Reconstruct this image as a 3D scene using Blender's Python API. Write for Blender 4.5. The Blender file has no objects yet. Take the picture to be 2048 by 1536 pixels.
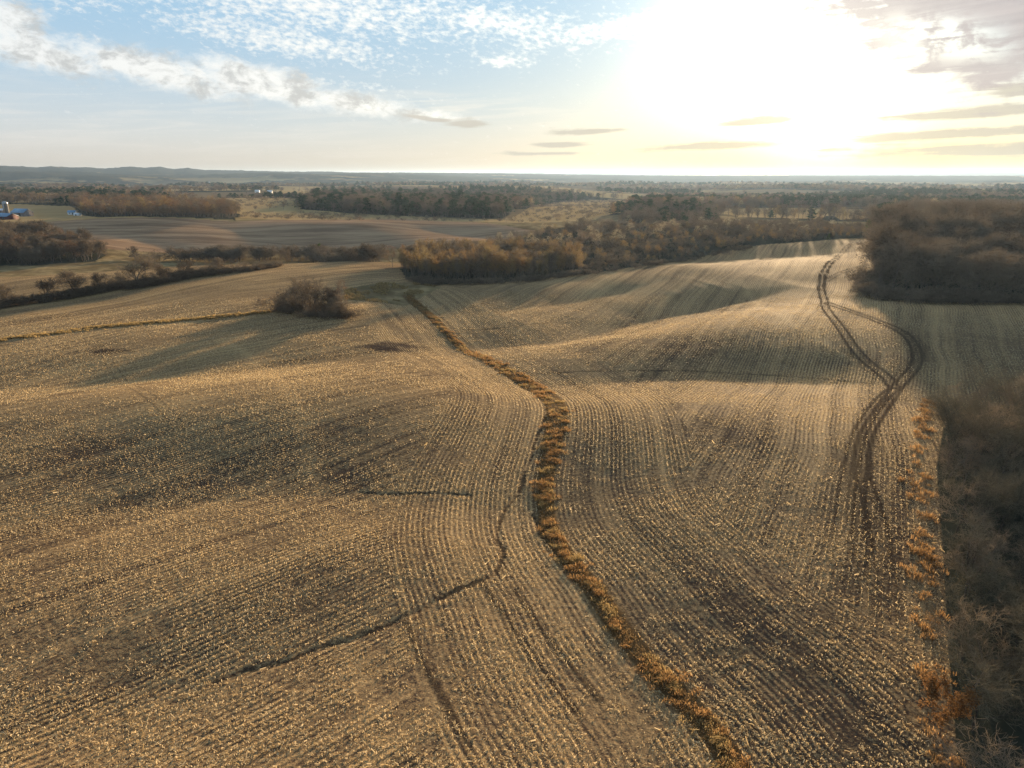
import bpy, math, random
import numpy as np
from math import radians as R
SC = bpy.context.scene
COL = SC.collection
# ------------------------------------------------------------------ camera
CAM_H = 40.0
ROW = 0.64                                                 # spacing of the corn rows
FPX, CX, CY, PITCH = 1410.0, 1024.0, 768.0, R(16.5)       # photo pixels (2048 x 1536)
cd = bpy.data.cameras.new('camera'); cam = bpy.data.objects.new('camera', cd); COL.objects.link(cam)
cam.location = (0, 0, CAM_H); cam.rotation_euler = (R(90) - PITCH, 0, 0)
cd.sensor_width = 36.0; cd.lens = 36.0 * FPX / 2048.0
cd.clip_start = 0.5; cd.clip_end = 60000
SC.camera = cam
SC.view_settings.view_transform = 'Standard'; SC.view_settings.look = 'None'
SC.view_settings.gamma = 1.0; SC.view_settings.use_curve_mapping = False
SC.view_settings.exposure = 1.8
SC.render.engine = 'CYCLES'
SC.cycles.use_denoising = True; SC.cycles.denoiser = 'OPENIMAGEDENOISE'
SC.cycles.denoising_input_passes = 'RGB_ALBEDO_NORMAL'; SC.cycles.denoising_prefilter = 'NONE'
SC.cycles.max_bounces = 4; SC.cycles.diffuse_bounces = 2; SC.cycles.transmission_bounces = 3
SC.cycles.volume_bounces = 0; SC.cycles.transparent_max_bounces = 4
SUN_AZ, SUN_EL = R(21.0), R(8.5)                           # azimuth measured from +Y towards +X
SUN_DIR = (math.sin(SUN_AZ) * math.cos(SUN_EL), math.cos(SUN_AZ) * math.cos(SUN_EL), math.sin(SUN_EL))

# ------------------------------------------------------------------ node helper
class V:
    """a socket with arithmetic"""
    def __init__(s, b, sock): s.b = b; s.s = sock
    def _m(s, op, o, o2=None): return s.b.math(op, s, o, o2)
    def __add__(s, o): return s._m('ADD', o)
    __radd__ = __add__
    def __sub__(s, o): return s._m('SUBTRACT', o)
    def __rsub__(s, o): return s.b.math('SUBTRACT', o, s)
    def __mul__(s, o): return s._m('MULTIPLY', o)
    __rmul__ = __mul__
    def __truediv__(s, o): return s._m('DIVIDE', o)
    def __rtruediv__(s, o): return s.b.math('DIVIDE', o, s)
class NB:
    def __init__(s, tree):
        s.t = tree; tree.nodes.clear()
    def new(s, typ, **kw):
        n = s.t.nodes.new(typ)
        for k, v in kw.items(): setattr(n, k, v)
        return n
    def put(s, sock, v):
        if isinstance(v, V): s.t.links.new(v.s, sock)
        elif isinstance(v, (tuple, list)):
            v = tuple(v)
            sock.default_value = v + (1.0,) if (len(v) == 3 and sock.type == 'RGBA') else v
        elif v is not None: sock.default_value = v
    def math(s, op, a, b=None, c=None, clamp=False):
        n = s.new('ShaderNodeMath', operation=op, use_clamp=clamp)
        for i, v in enumerate((a, b, c)):
            if v is not None: s.put(n.inputs[i], v)
        return V(s, n.outputs[0])
    def clamp(s, a): return s.math('ADD', a, 0.0, clamp=True)
    def exp(s, a): return s.math('EXPONENT', a)
    def sstep(s, a, lo, hi):
        n = s.new('ShaderNodeMapRange', interpolation_type='SMOOTHSTEP', clamp=True)
        s.put(n.inputs[0], a); s.put(n.inputs[1], lo); s.put(n.inputs[2], hi)
        return V(s, n.outputs[0])
    def xyz(s, v):
        n = s.new('ShaderNodeSeparateXYZ'); s.put(n.inputs[0], v)
        return [V(s, o) for o in n.outputs]
    def comb(s, x, y, z=0.0):
        n = s.new('ShaderNodeCombineXYZ')
        for i, v in enumerate((x, y, z)): s.put(n.inputs[i], v)
        return V(s, n.outputs[0])
    def noise(s, vec, scale, detail=3.0, rough=0.55, dist=0.0):
        n = s.new('ShaderNodeTexNoise')
        s.put(n.inputs['Vector'], vec); n.inputs['Scale'].default_value = scale
        n.inputs['Detail'].default_value = detail; n.inputs['Roughness'].default_value = rough
        n.inputs['Distortion'].default_value = dist
        return V(s, n.outputs[0])
    def mix(s, f, a, b):
        n = s.new('ShaderNodeMix', data_type='RGBA')
        s.put(n.inputs[0], f); s.put(n.inputs[6], a); s.put(n.inputs[7], b)
        return V(s, n.outputs[2])
    def cadd(s, a, b, f=1.0):
        n = s.new('ShaderNodeMix', data_type='RGBA', blend_type='ADD')
        s.put(n.inputs[0], f); s.put(n.inputs[6], a); s.put(n.inputs[7], b)
        return V(s, n.outputs[2])
    def cscale(s, a, f):
        n = s.new('ShaderNodeVectorMath', operation='SCALE')
        s.put(n.inputs[0], a); s.put(n.inputs[3], f)
        return V(s, n.outputs[0])
    def attr(s, name):
        n = s.new('ShaderNodeAttribute', attribute_name=name)
        return V(s, n.outputs['Fac'])
    def vdot(s, a, b):
        n = s.new('ShaderNodeVectorMath', operation='DOT_PRODUCT')
        s.put(n.inputs[0], a); s.put(n.inputs[1], b)
        return V(s, n.outputs['Value'])

# ------------------------------------------------------------------ world / sky
def px_dir(px, py):
    x = (px - CX) / FPX; y = -(py - CY) / FPX
    c, s_ = math.cos(PITCH), math.sin(PITCH)
    v = np.array([x, c + y * s_, -s_ + y * c]); return v / np.linalg.norm(v)
def px_ae(px, py):
    v = px_dir(px, py); return math.degrees(math.atan2(v[0], v[1])), math.degrees(math.asin(v[2]))
W = bpy.data.worlds.new('World'); SC.world = W; W.use_nodes = True
def build_world():
    b = NB(W.node_tree)
    out = b.new('ShaderNodeOutputWorld'); bg = b.new('ShaderNodeBackground')
    b.t.links.new(bg.outputs[0], out.inputs[0])
    tc = b.new('ShaderNodeTexCoord'); d = V(b, tc.outputs['Generated'])
    sky = b.new('ShaderNodeTexSky', sky_type='NISHITA')
    sky.sun_disc = False; sky.sun_elevation = SUN_EL; sky.sun_rotation = SUN_AZ
    sky.air_density = 1.0; sky.dust_density = 1.0; sky.ozone_density = 1.5; sky.altitude = 300
    x, y, z = b.xyz(d)
    az = b.math('ARCTAN2', x, y) * 57.2958
    el = b.math('ARCSINE', z) * 57.2958
    ae = b.comb(az, el * 1.6, 0.0)
    sundot = b.vdot(d, SUN_DIR)
    ang = b.math('ARCCOSINE', b.math('MINIMUM', sundot, 0.99999)) * 57.2958
    upm = b.sstep(el, -2.0, 0.5)
    # pale film of high haze over the blue, warm towards the horizon and the sun
    k = 1.0
    hz = b.exp(b.math('MAXIMUM', el, 0.0) * -0.15)
    warm = b.exp(ang * -0.045)
    blue = (0.26, 0.54, 0.80)
    cream = b.mix(b.clamp(warm * 1.5), (0.84, 0.75, 0.66), (0.88, 0.70, 0.40))
    base = b.mix(hz, blue, cream)
    nish = b.cscale(V(b, sky.outputs[0]), 0.10)
    base = b.mix(0.12, base, nish)
    high = b.sstep(el, 14.0, 50.0)
    base = b.mix(high, base, (0.30, 0.36, 0.45))
    # ------- clouds
    def blob(px, py, sx, sy, rot=0.0):
        a0, e0 = px_ae(px, py); s = 0.0406
        c, sn = math.cos(R(rot)), math.sin(R(rot))
        da = az - a0; de = el - e0
        u = (da * c + de * sn) / (sx * s); v = (de * c - da * sn) / (sy * s)
        return b.exp((u * u + v * v) * -1.0)
    def vmax(*l):
        r = l[0]
        for q in l[1:]: r = b.math('MAXIMUM', r, q)
        return r
    n_big = b.noise(ae, 0.16, 5, 0.6, 0.3)
    n_mid = b.noise(ae, 0.55, 5, 0.62, 0.4)
    n_fin = b.noise(b.comb(az * 1.0, el * 2.0 + az * 0.2, 3.0), 1.9, 4, 0.6, 0.15)
    n_st = b.noise(b.comb(az * 0.14, el * 1.9 - az * 0.09, 7.0), 1.0, 5, 0.6, 0.6)
    # mottled altocumulus
    mA = vmax(blob(640, 10, 420, 60, -3), blob(560, 78, 230, 30, -6), blob(1000, 45, 170, 34, -6),
              blob(1250, 55, 230, 24, 9), blob(1010, 123, 60, 11, 0) * 1.1, blob(150, 0, 130, 26, 0) * 0.6, blob(700, 170, 160, 12, -6) * 0.55)
    cA = b.sstep(mA * 0.50 + n_fin * 1.35 + n_mid * 0.45, 1.04, 1.62)
    # cumulus bank
    mB = vmax(blob(60, 100, 150, 30, -10), blob(300, 140, 200, 31, -11), blob(520, 172, 190, 24, -13), blob(700, 205, 170, 24, -7) * 0.9, blob(850, 228, 110, 14, -6) * 0.8,
              blob(0, 40, 75, 42, 0), blob(500, 150, 150, 26, -10))
    cB = b.sstep(mB * 0.80 + n_mid * 0.85 + n_big * 0.35 + n_fin * 0.35, 0.98, 1.50)
    gB = b.sstep(b.noise(b.comb(az, el * 1.6 - 0.9, 0.0), 0.55, 5, 0.62, 0.4) * 0.8 + n_big * 0.3 + n_fin * 0.25, 0.60, 0.82)
    # thin streaks
    mC = vmax(blob(250, 240, 500, 60, 0) * 0.55, blob(900, 215, 260, 30, -4) * 0.7, blob(500, 300, 500, 40, 0) * 0.4)
    cC = b.clamp(b.sstep(n_st, 0.42, 0.72) * mC)
    # grey bars low over the horizon
    mD = vmax(blob(1420, 292, 150, 8, 2), blob(1520, 242, 65, 9, 4), blob(1180, 263, 75, 6, 2), blob(1120, 290, 70, 6, 0),
              blob(935, 248, 50, 8, 0), blob(860, 238, 50, 5, -6), blob(1930, 226, 150, 11, 3), blob(1900, 268, 230, 9, 2) * 0.9, blob(2000, 300, 260, 16, 0) * 0.9,
              blob(2048, 178, 60, 12, 0), blob(1080, 308, 120, 5, 0) * 0.7, blob(1700, 300, 120, 4, 0) * 0.5)
    cD = b.sstep(mD * 0.8 + (n_st - 0.5) * 1.1 + (n_mid - 0.5) * 0.5, 0.22, 0.58)
    # mauve cloud upper right
    mE = vmax(blob(2070, -20, 380, 140, -8), blob(1930, 90, 130, 55, -25), blob(2060, 70, 160, 60, 0), blob(1860, 135, 60, 16, 0) * 0.8)
    cE = b.sstep(mE * 0.95 + (n_mid - 0.5) * 0.9 + (n_st - 0.5) * 0.9, 0.28, 0.66)
    cE = cE * (1.0 - b.clamp(1.6 * blob(1905, 78, 75, 24, -14) * b.sstep(n_mid * 0.8 + n_st * 0.4, 0.48, 0.72)))
    white = b.mix(b.clamp(warm * 1.6), (0.84, 0.84, 0.82), (1.4, 1.32, 1.12))
    greyB = b.mix(b.clamp(warm * 1.2), (0.52, 0.52, 0.50), (0.78, 0.72, 0.60))
    colr = b.mix(cC * 0.6, base, b.mix(0.5, white, cream))
    colr = b.mix(cA * 0.80, colr, white)
    colr = b.mix(cB * 0.82, colr, b.mix(gB, white, greyB))
    # sun glow through the thin cloud
    ga, ge = px_ae(1590, 120)
    gx = (az - ga) / 6.6; gy = (el - ge) / 7.2
    gl = b.exp((gx * gx + gy * gy) * -1.0)
    ga2, ge2 = px_ae(1650, 270)
    gl2 = b.exp(((az - ga2) * (az - ga2) / 14.0 + (el - ge2) * (el - ge2) / 4.5) * -1.0)
    g2 = b.exp(ang * ang * -0.0030)
    g1 = b.exp(ang * ang * -0.020)
    ext = 0.12 + 0.88 * b.sstep(el, 0.8, 6.0)
    glow = b.cadd(b.cscale((1.0, 0.93, 0.74), (gl * 0.85 + b.exp((gx * gx + gy * gy) * -0.45) * 0.14) * ext + gl2 * 0.9), b.cscale((1.0, 0.86, 0.54), g2 * 0.24 * (0.5 + 0.5 * ext)))
    glow = b.cadd(glow, b.cscale((1.0, 0.88, 0.6), g1 * 0.9 * ext))
    hy = b.exp(b.math('POWER', b.math('ABSOLUTE', (az - 23.0) / 11.0), 2.0) * -1.0) * b.exp(b.math('MAXIMUM', el, 0.0) * -0.55)
    glow = b.cadd(glow, b.cscale((0.9, 0.72, -1.0), hy * 0.46))
    colr = b.cadd(colr, glow)
    colr = b.mix(cD * 0.80, colr, b.mix(b.clamp(warm), (0.56, 0.52, 0.45), (0.58, 0.51, 0.38)))
    colr = b.mix(cE * 0.86, colr, b.mix(n_st, (0.36, 0.32, 0.32), (0.68, 0.58, 0.54)))
    colr = b.cscale(colr, 1.0 - 0.55 * b.exp(b.math('MAXIMUM', el, 0.0) * -0.9))
    colr = b.mix(upm, (0.16, 0.13, 0.09), colr)
    # expressed for Background strength 0.1 at exposure +1.5
    b.put(bg.inputs[0], b.cscale(colr, 3.15)); bg.inputs[1].default_value = 0.10
build_world()
W.cycles.sampling_method = 'MANUAL'; W.cycles.sample_map_resolution = 512
sd = bpy.data.lights.new('sun', 'SUN'); sun = bpy.data.objects.new('sun', sd); COL.objects.link(sun)
sd.energy = 5.0; sd.angle = R(2.0); sd.color = (1.0, 0.72, 0.43)
from mathutils import Vector, Matrix, Quaternion
sun.rotation_euler = Vector(SUN_DIR).to_track_quat('Z', 'Y').to_euler()
sun.location = (200, 500, 300)

# ------------------------------------------------------------------ terrain maths
def vnoise(x, y, seed=0):
    """smooth value noise, vectorised"""
    xi = np.floor(x).astype(np.int64); yi = np.floor(y).astype(np.int64)
    fx = x - xi; fy = y - yi
    fx = fx * fx * fx * (fx * (fx * 6 - 15) + 10); fy = fy * fy * fy * (fy * (fy * 6 - 15) + 10)
    def h(a, c):
        n = (a * 374761393 + c * 668265263 + seed * 1442695041) & 0x7fffffff
        n = ((n ^ (n >> 13)) * 1274126177) & 0x7fffffff
        n = (n ^ (n >> 16)) & 0xffff
        return n / 65535.0
    a = h(xi, yi); b_ = h(xi + 1, yi); c = h(xi, yi + 1); d = h(xi + 1, yi + 1)
    return (a * (1 - fx) + b_ * fx) * (1 - fy) + (c * (1 - fx) + d * fx) * fy
def fbm(x, y, seed=0, octv=4, gain=0.5):
    s = 0.0; a = 1.0; t = 0.0
    for i in range(octv):
        s = s + a * vnoise(x * 2 ** i + 17.3 * i, y * 2 ** i - 9.1 * i, seed + i); t += a; a *= gain
    return s / t
def sstep(v, a, b_):
    t = np.clip((v - a) / (b_ - a), 0, 1); return t * t * (3 - 2 * t)
def unproj(px, py, z=0.0):
    v = px_dir(px, py); t = (z - CAM_H) / v[2]
    return np.array([v[0] * t, v[1] * t])
def poly_plan(pts, z=0.0):
    zz = z if hasattr(z, '__len__') else [z] * len(pts)
    return np.array([unproj(p[0], p[1], q) for p, q in zip(pts, zz)])
def smooth_line(P, n=6):
    """Catmull-Rom through P"""
    P = np.asarray(P, float); out = []
    Q = np.vstack([2 * P[0] - P[1], P, 2 * P[-1] - P[-2]])
    for i in range(1, len(Q) - 2):
        for k in range(n):
            t = k / n; a, b_, c, d = Q[i - 1], Q[i], Q[i + 1], Q[i + 2]
            out.append(0.5 * (2 * b_ + (c - a) * t + (2 * a - 5 * b_ + 4 * c - d) * t * t + (3 * b_ - a - 3 * c + d) * t ** 3))
    out.append(P[-1]); return np.array(out)
def seg_dist(X, Y, L, limit=None):
    """signed distance (right of the direction of travel is positive) and parameter 0..1 along polyline L"""
    best = np.full(X.shape, 1e9); sgn = np.zeros(X.shape); par = np.zeros(X.shape)
    ln = np.hypot(*(L[1:] - L[:-1]).T); cum = np.concatenate([[0], np.cumsum(ln)]); tot = cum[-1]
    for i in range(len(L) - 1):
        ax, ay = L[i]; bx, by = L[i + 1]; dx, dy = bx - ax, by - ay
        q = dx * dx + dy * dy + 1e-12
        t = np.clip(((X - ax) * dx + (Y - ay) * dy) / q, 0, 1)
        ex = X - (ax + t * dx); ey = Y - (ay + t * dy); d = ex * ex + ey * ey
        m = d < best
        best = np.where(m, d, best)
        sgn = np.where(m, np.sign(ex * dy - ey * dx), sgn)
        par = np.where(m, (cum[i] + t * ln[i]) / tot, par)
    return np.sqrt(best) * np.where(sgn == 0, 1, sgn), par
def local_dist(X, Y, L, reach):
    """as seg_dist but only evaluated within reach of the polyline's box; far points get a large distance"""
    X = np.asarray(X, float); Y = np.asarray(Y, float)
    lo = L.min(0) - reach; hi = L.max(0) + reach
    m = (X > lo[0]) & (X < hi[0]) & (Y > lo[1]) & (Y < hi[1])
    D = np.full(X.shape, 1e4); P = np.zeros(X.shape)
    if m.any(): D[m], P[m] = seg_dist(X[m], Y[m], L)
    return D, P

STRIP = smooth_line(poly_plan([(1640, 1720), (1560, 1610), (1480, 1520), (1440, 1462), (1390, 1400), (1310, 1320), (1240, 1240), (1185, 1160), (1130, 1090),
                               (1098, 1030), (1090, 960), (1102, 900), (1112, 850), (1112, 810), (1095, 778), (1060, 752), (1010, 722), (960, 692), (900, 656),
                               (858, 625), (830, 602), (815, 588)], -0.8), 4)
# swales: pixel polyline, z guess, depth along it, half-length of the slope
SWALES = [
    ([(1790, 772), (1700, 763), (1600, 754), (1400, 743), (1200, 742), (1075, 747)], -0.3, (0.6, 1.8, 2.2, 2.35, 2.2, 1.3), 20),
    ([(1600, 585), (1500, 596), (1380, 603), (1250, 620), (1130, 645), (1010, 656), (930, 662)], 0.8, (0.6, 2.4, 4.2, 5.0, 5.2, 4.2, 2.0), 25),
    ([(1740, 512), (1600, 512), (1480, 512), (1400, 515)], 4.0, (0.3, 2.2, 2.9, 2.3), 26),
    ([(1350, 560), (1200, 577), (1080, 592), (980, 606)], 1.5, (0.6, 2.3, 2.6, 1.0), 16),
    ([(-60, 770), (120, 755), (300, 745), (500, 722), (700, 702), (830, 680)], 0.0, (1.7, 1.8, 1.8, 1.6, 1.4, 0.8), 17),
    ([(-40, 1050), (150, 1015), (400, 992), (640, 986), (780, 989), (940, 992), (1060, 996)], -0.5, (1.0, 1.1, 1.2, 1.2, 1.0, 0.7, 0.5), 16),
    ([(250, 1410), (400, 1370), (640, 1295), (800, 1238), (990, 1150), (1060, 1080)], -0.5, (0.5, 0.6, 0.7, 0.7, 0.5, 0.4), 10),
    ([(40, 458), (250, 470), (420, 493), (600, 500)], -3.0, (3.5, 4.2, 4.2, 2.5), 40),
    ([(420, 458), (500, 466), (640, 478), (760, 486)], -2.5, (3, 3.8, 3.8, 1.5), 36),
    ([(840, 462), (930, 468), (1000, 475)], -2.0, (3, 4, 3), 28),
]
SW = [(smooth_line(poly_plan(p, z), 3), np.array(a, float), L) for p, z, a, L in SWALES]
HUMPS = [((640, 612), 1.5, 26, 18, 1.6), ((300, 800), 1.0, 50, 26, 1.2), ((620, 790), 1.0, 45, 18, 1.2), ((1450, 850), 1.0, 40, 24, 1.2), ((800, 1080), 0.5, 30, 14, 0.7),
         ((1650, 650), 3.0, 60, 40, 1.5), ((1335, 436), 0, 45, 35, 7.0), ((760, 455), 0, 130, 50, 5.0), ((300, 445), 0, 120, 50, 5.0)]
HP = [(unproj(p[0], p[1], z), sx, sy, a) for p, z, sx, sy, a in HUMPS]
_sx = np.linspace(0, 2.2, 200)
_sl = 1 - sstep(_sx, 0.55, 2.0)
_sp = 1 - np.cumsum(_sl) * (_sx[1] - _sx[0]); _sp -= _sp[-1]
def slope_profile(q):
    """swale side: an even slope that rolls over into the crest"""
    return np.interp(np.abs(q), _sx, _sp)
_C = [(-700, 331), (0, 331.4), (44, 333), (75, 335.5), (102, 333), (150, 335), (171, 334), (208, 337.6), (260, 333.5), (290, 336), (319, 334), (348, 339), (376, 336.6), (410, 341), (485, 341.7),
      (581, 343.7), (655, 343), (700, 345), (800, 346), (900, 346.5), (1000, 347), (1100, 349), (1300, 351), (2800, 352)]
CREST_A = [px_ae(*q)[0] for q in _C]; CREST_Z = [CAM_H + 7200 * math.tan(R(px_ae(*q)[1])) for q in _C]
def height(X, Y):
    X = np.asarray(X, float); Y = np.asarray(Y, float)
    D = np.hypot(X, Y) + 1e-6; A = np.degrees(np.arctan2(X, Y))
    Z = np.zeros(X.shape)
    # right hand field climbs gently to its far corner
    Z += 8.0 * sstep(X * 0.55 + Y * 0.85, 110, 440) * sstep(A, -8, 12) * (1 - sstep(D, 430, 620))
    # the left hand ridge and the drop into the valley behind it
    left = 1 - sstep(A, -14, -4)
    Z += left * (2.0 * np.exp(-((D - 315) / 55.0) ** 2) - 9.0 * sstep(D, 335, 410) * (1 - sstep(D, 470, 640)))
    mid = sstep(A, -14, -4) * (1 - sstep(A, 6, 16))
    Z += mid * (-3.0) * sstep(D, 250, 330) * (1 - sstep(D, 420, 640))
    for L, a, ln in SW:
        d, t = local_dist(X, Y, L, ln * 2.4)
        amp = np.interp(t, np.linspace(0, 1, len(a)), a)
        Z -= amp * slope_profile((np.sqrt(d * d + 1.2 ** 2) - 1.2) / ln)
    d, t = local_dist(X, Y, STRIP, 90)
    Z -= 1.6 * np.exp(-(d / 15.0) ** 2)
    for (c, sx, sy, a) in HP:
        Z += a * np.exp(-((X - c[0]) / sx) ** 2 - ((Y - c[1]) / sy) ** 2)
    near = 1 - sstep(D, 500, 900)
    Z += near * ((fbm(X / 45, Y / 45, 3, 3) - 0.5) * 1.5)
    # rolling country beyond
    far = sstep(D, 650, 1500)
    Z += far * (fbm(X / 420, Y / 300, 11, 3) - 0.5) * 26 - 4 * far
    far2 = sstep(D, 2500, 5000)
    Z += far2 * ((fbm(X / 1500, Y / 900, 21, 4) - 0.5) * 60 - 12)
    # blue range on the left
    crest = np.interp(A, CREST_A, CREST_Z)
    rid = np.exp(-((D - 7200) / 1300.0) ** 2)
    Z = Z * (1 - 0.9 * rid) + rid * (crest - 9) * (1 + 0.10 * (fbm(X / 500, Y / 500, 31, 3) - 0.5))
    fore = np.exp(-((D - 5200) / 900.0) ** 2) * (1 - sstep(A, -10, 2))
    Z += fore * 55 * fbm(X / 600, Y / 500, 41, 3)
    far3 = np.exp(-((D - 14500) / 2200.0) ** 2)
    crest3 = np.interp(A, [-40, -6, -3, 2, 5, 8, 12, 18, 22, 28, 32, 36, 50], [70, 95, 100, 110, 92, 92, 62, 50, 62, 90, 105, 85, 85])
    Z += far3 * crest3 * (0.82 + 0.4 * (fbm(X / 1600, Y / 1600, 51, 3) - 0.45))
    return Z
def at(px, py, n=3000):
    """march the pixel's ray onto the terrain"""
    v = px_dir(px, py)
    r = np.geomspace(25, 16000, n)
    hz = np.hypot(v[0], v[1]); t = r / hz
    zr = CAM_H + v[2] * t; zt = height(v[0] * t, v[1] * t)
    i = np.argmax(zr < zt)
    if zr[i] >= zt[i]: i = n - 1
    if i > 0:
        a, b_ = zr[i - 1] - zt[i - 1], zr[i] - zt[i]; f = a / (a - b_)
        tt = t[i - 1] + (t[i] - t[i - 1]) * f
    else: tt = t[0]
    x, y = v[0] * tt, v[1] * tt
    return np.array([x, y, float(height(np.array([x]), np.array([y]))[0])])
def line_at(pts, n=4): return smooth_line(np.array([at(*p)[:2] for p in pts]), n)
def in_poly(X, Y, P):
    X = np.asarray(X); r = np.zeros(X.shape, bool); n = len(P)
    lo = P.min(0); hi = P.max(0)
    m = (X > lo[0]) & (X < hi[0]) & (Y > lo[1]) & (Y < hi[1])
    x = X[m]; y = Y[m]; q = np.zeros(x.shape, bool); j = n - 1
    for i in range(n):
        xi, yi = P[i]; xj, yj = P[j]
        c = ((yi > y) != (yj > y)) & (x < (xj - xi) * (y - yi) / (yj - yi + 1e-12) + xi)
        q ^= c; j = i
    r[m] = q; return r
def area_at(pts):
    """pixel outline -> plan polygon; a third number is the metres above ground the pixel shows"""
    out = []
    for p in pts:
        q = at(p[0], p[1])
        if len(p) > 2:
            v = px_dir(p[0], p[1]); t = (q[2] + p[2] - CAM_H) / v[2] if v[2] < 0 else 1
            q = np.array([v[0] * t, v[1] * t])
        out.append(q[:2])
    return np.array(out)

# ------------------------------------------------------------------ land cover outlines
FIELD_EDGE = [(820, 566), (900, 569), (1000, 565), (1150, 550), (1300, 530), (1400, 514), (1500, 494), (1600, 484), (1760, 479)]
P_VALLEY = area_at([(60, 447), (140, 440), (480, 443), (800, 437), (960, 445), (1075, 462), (900, 490), (760, 497), (420, 500), (200, 497), (110, 470)])
P_MID = area_at([(812, 556), (850, 566), (900, 568), (1010, 564), (1160, 548), (1163, 536), (1100, 524), (1000, 520), (880, 526), (800, 538)])
P_BAND = area_at([(1160, 549), (1300, 529), (1400, 513), (1500, 493), (1640, 481), (1760, 476), (1770, 458), (1560, 462), (1400, 472), (1250, 492), (1120, 516)])
P_BEYOND = area_at([(1040, 512), (1160, 505), (1330, 478), (1460, 466), (1450, 452), (1300, 446), (1150, 452), (1060, 470), (960, 500)])
P_HILLW = area_at([(1240, 448), (1320, 456), (1440, 454), (1432, 434), (1400, 425), (1330, 421), (1262, 431)])
P_LOWW = area_at([(1290, 466), (1450, 468), (1660, 476), (1700, 466), (1640, 454), (1440, 452), (1330, 456)])
P_FARM = area_at([(-40, 448), (165, 441), (172, 424), (150, 412), (-40, 410)])
P_DARK = area_at([(600, 418), (700, 427), (860, 434), (1005, 438), (1020, 428), (1010, 418), (1100, 408), (1170, 397), (1000, 392), (640, 395)])
P_LEFTW = area_at([(165, 431), (300, 434), (470, 440), (480, 428), (420, 416), (200, 410), (140, 410)])
P_LEFTN = area_at([(-120, 530), (60, 531), (190, 523), (215, 510), (160, 492), (90, 476), (-120, 462)])
P_RIGHT = area_at([(1742, 590), (1790, 600), (1900, 604), (2250, 610), (2250, 440), (1900, 440), (1775, 452), (1757, 480), (1750, 540)])
P_NEAR = area_at([(1905, 830), (1885, 860), (1872, 930), (1878, 1010), (1885, 1100), (1890, 1200), (1895, 1300), (1905, 1400), (1915, 1536), (1925, 1700), (2700, 1700), (2500, 830), (2048, 815)])
P_ROUGH = area_at([(690, 578), (760, 566), (850, 566), (880, 575), (850, 590), (810, 612), (770, 606), (735, 602), (690, 600)])
P_GRASSFAR = [P_FARM, area_at([(1085, 410), (1150, 402), (1290, 398), (1300, 404), (1240, 422), (1190, 440), (1060, 446), (1020, 440)]),
              area_at([(1410, 418), (1560, 418), (1660, 428), (1640, 438), (1480, 434)]), area_at([(1660, 424), (1760, 420), (1770, 434), (1680, 440)]),
              area_at([(480, 428), (620, 425), (860, 437), (1050, 440), (1050, 446), (480, 436)]), area_at([(240, 398), (420, 396), (590, 398), (600, 412), (470, 420), (400, 406)]),
              area_at([(26, 398), (62, 396), (62, 404), (26, 405)]), area_at([(68, 416), (135, 414), (140, 428), (68, 430)]),
              area_at([(560, 382), (640, 380), (650, 386), (560, 388)])]
TRACKS = [line_at(p) for p in [
    [(1672, 1330), (1678, 1180), (1692, 1000), (1702, 930), (1722, 860), (1762, 800), (1795, 772), (1828, 735), (1834, 710), (1820, 678), (1780, 652), (1700, 622), (1655, 606)],
    [(1790, 775), (1768, 750), (1722, 712), (1692, 672), (1655, 622), (1648, 600), (1644, 575), (1650, 545), (1665, 522), (1690, 498), (1712, 484)],
    [(1782, 1340), (1774, 1180), (1755, 1050), (1735, 980), (1722, 930), (1742, 850), (1792, 778)],
    [(1652, 562), (1690, 542), (1730, 531), (1750, 527)],
    [(1722, 1300), (1716, 1130), (1712, 1000), (1720, 930), (1732, 870), (1775, 800)], [(1650, 600), (1640, 572), (1646, 546), (1662, 522)]]]
def braid(L, seed, amp):
    t = np.gradient(L, axis=0); n = np.stack([t[:, 1], -t[:, 0]], 1); n /= np.linalg.norm(n, axis=1, keepdims=True) + 1e-9
    s_ = np.concatenate([[0], np.cumsum(np.hypot(*(L[1:] - L[:-1]).T))])
    return L + n * ((fbm(s_ / 14.0, s_ * 0 + seed, seed, 2) - 0.5) * 2 * amp)[:, None]
TR_BASE = len(TRACKS); TR_FADE = {0, 2, TR_BASE - 2, TR_BASE, TR_BASE + 2, TR_BASE + 3, TR_BASE + 5}
TRACKS = TRACKS + [braid(TRACKS[i], 400 + i + 7 * k, 2.2) for k in range(2) for i in (0, 1, 2)]
TRACKS_THIN = [line_at(p) for p in [[(205, 700), (225, 735), (270, 775), (330, 820), (355, 850), (356, 868)], [(145, 860), (172, 868), (180, 892)]]]
TRAIL = [line_at(p) for p in [[(440, 680), (500, 715), (560, 762), (600, 830), (615, 920), (640, 985)], [(690, 1290), (735, 1400), (760, 1536)], [(1480, 560), (1500, 590), (1560, 630), (1640, 680), (1700, 720)]]]
GULLY = [line_at(p, 6) for p in [
    [(430, 1362), (500, 1338), (570, 1322), (640, 1295), (720, 1272), (800, 1236), (850, 1214), (900, 1186), (990, 1150)],
    [(990, 1150), (1008, 1105), (996, 1080), (1000, 1045), (1016, 1012), (1042, 980), (1048, 950), (1062, 920), (1072, 880), (1092, 832)],
    [(720, 984), (780, 988), (860, 986), (940, 990)],
    [(1068, 1030), (1090, 1075), (1120, 1115), (1150, 1160)], [(738, 696), (762, 699), (790, 697), (812, 690)]]]  # leading line here is the waterway's left edge shadow, painted dark
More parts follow.
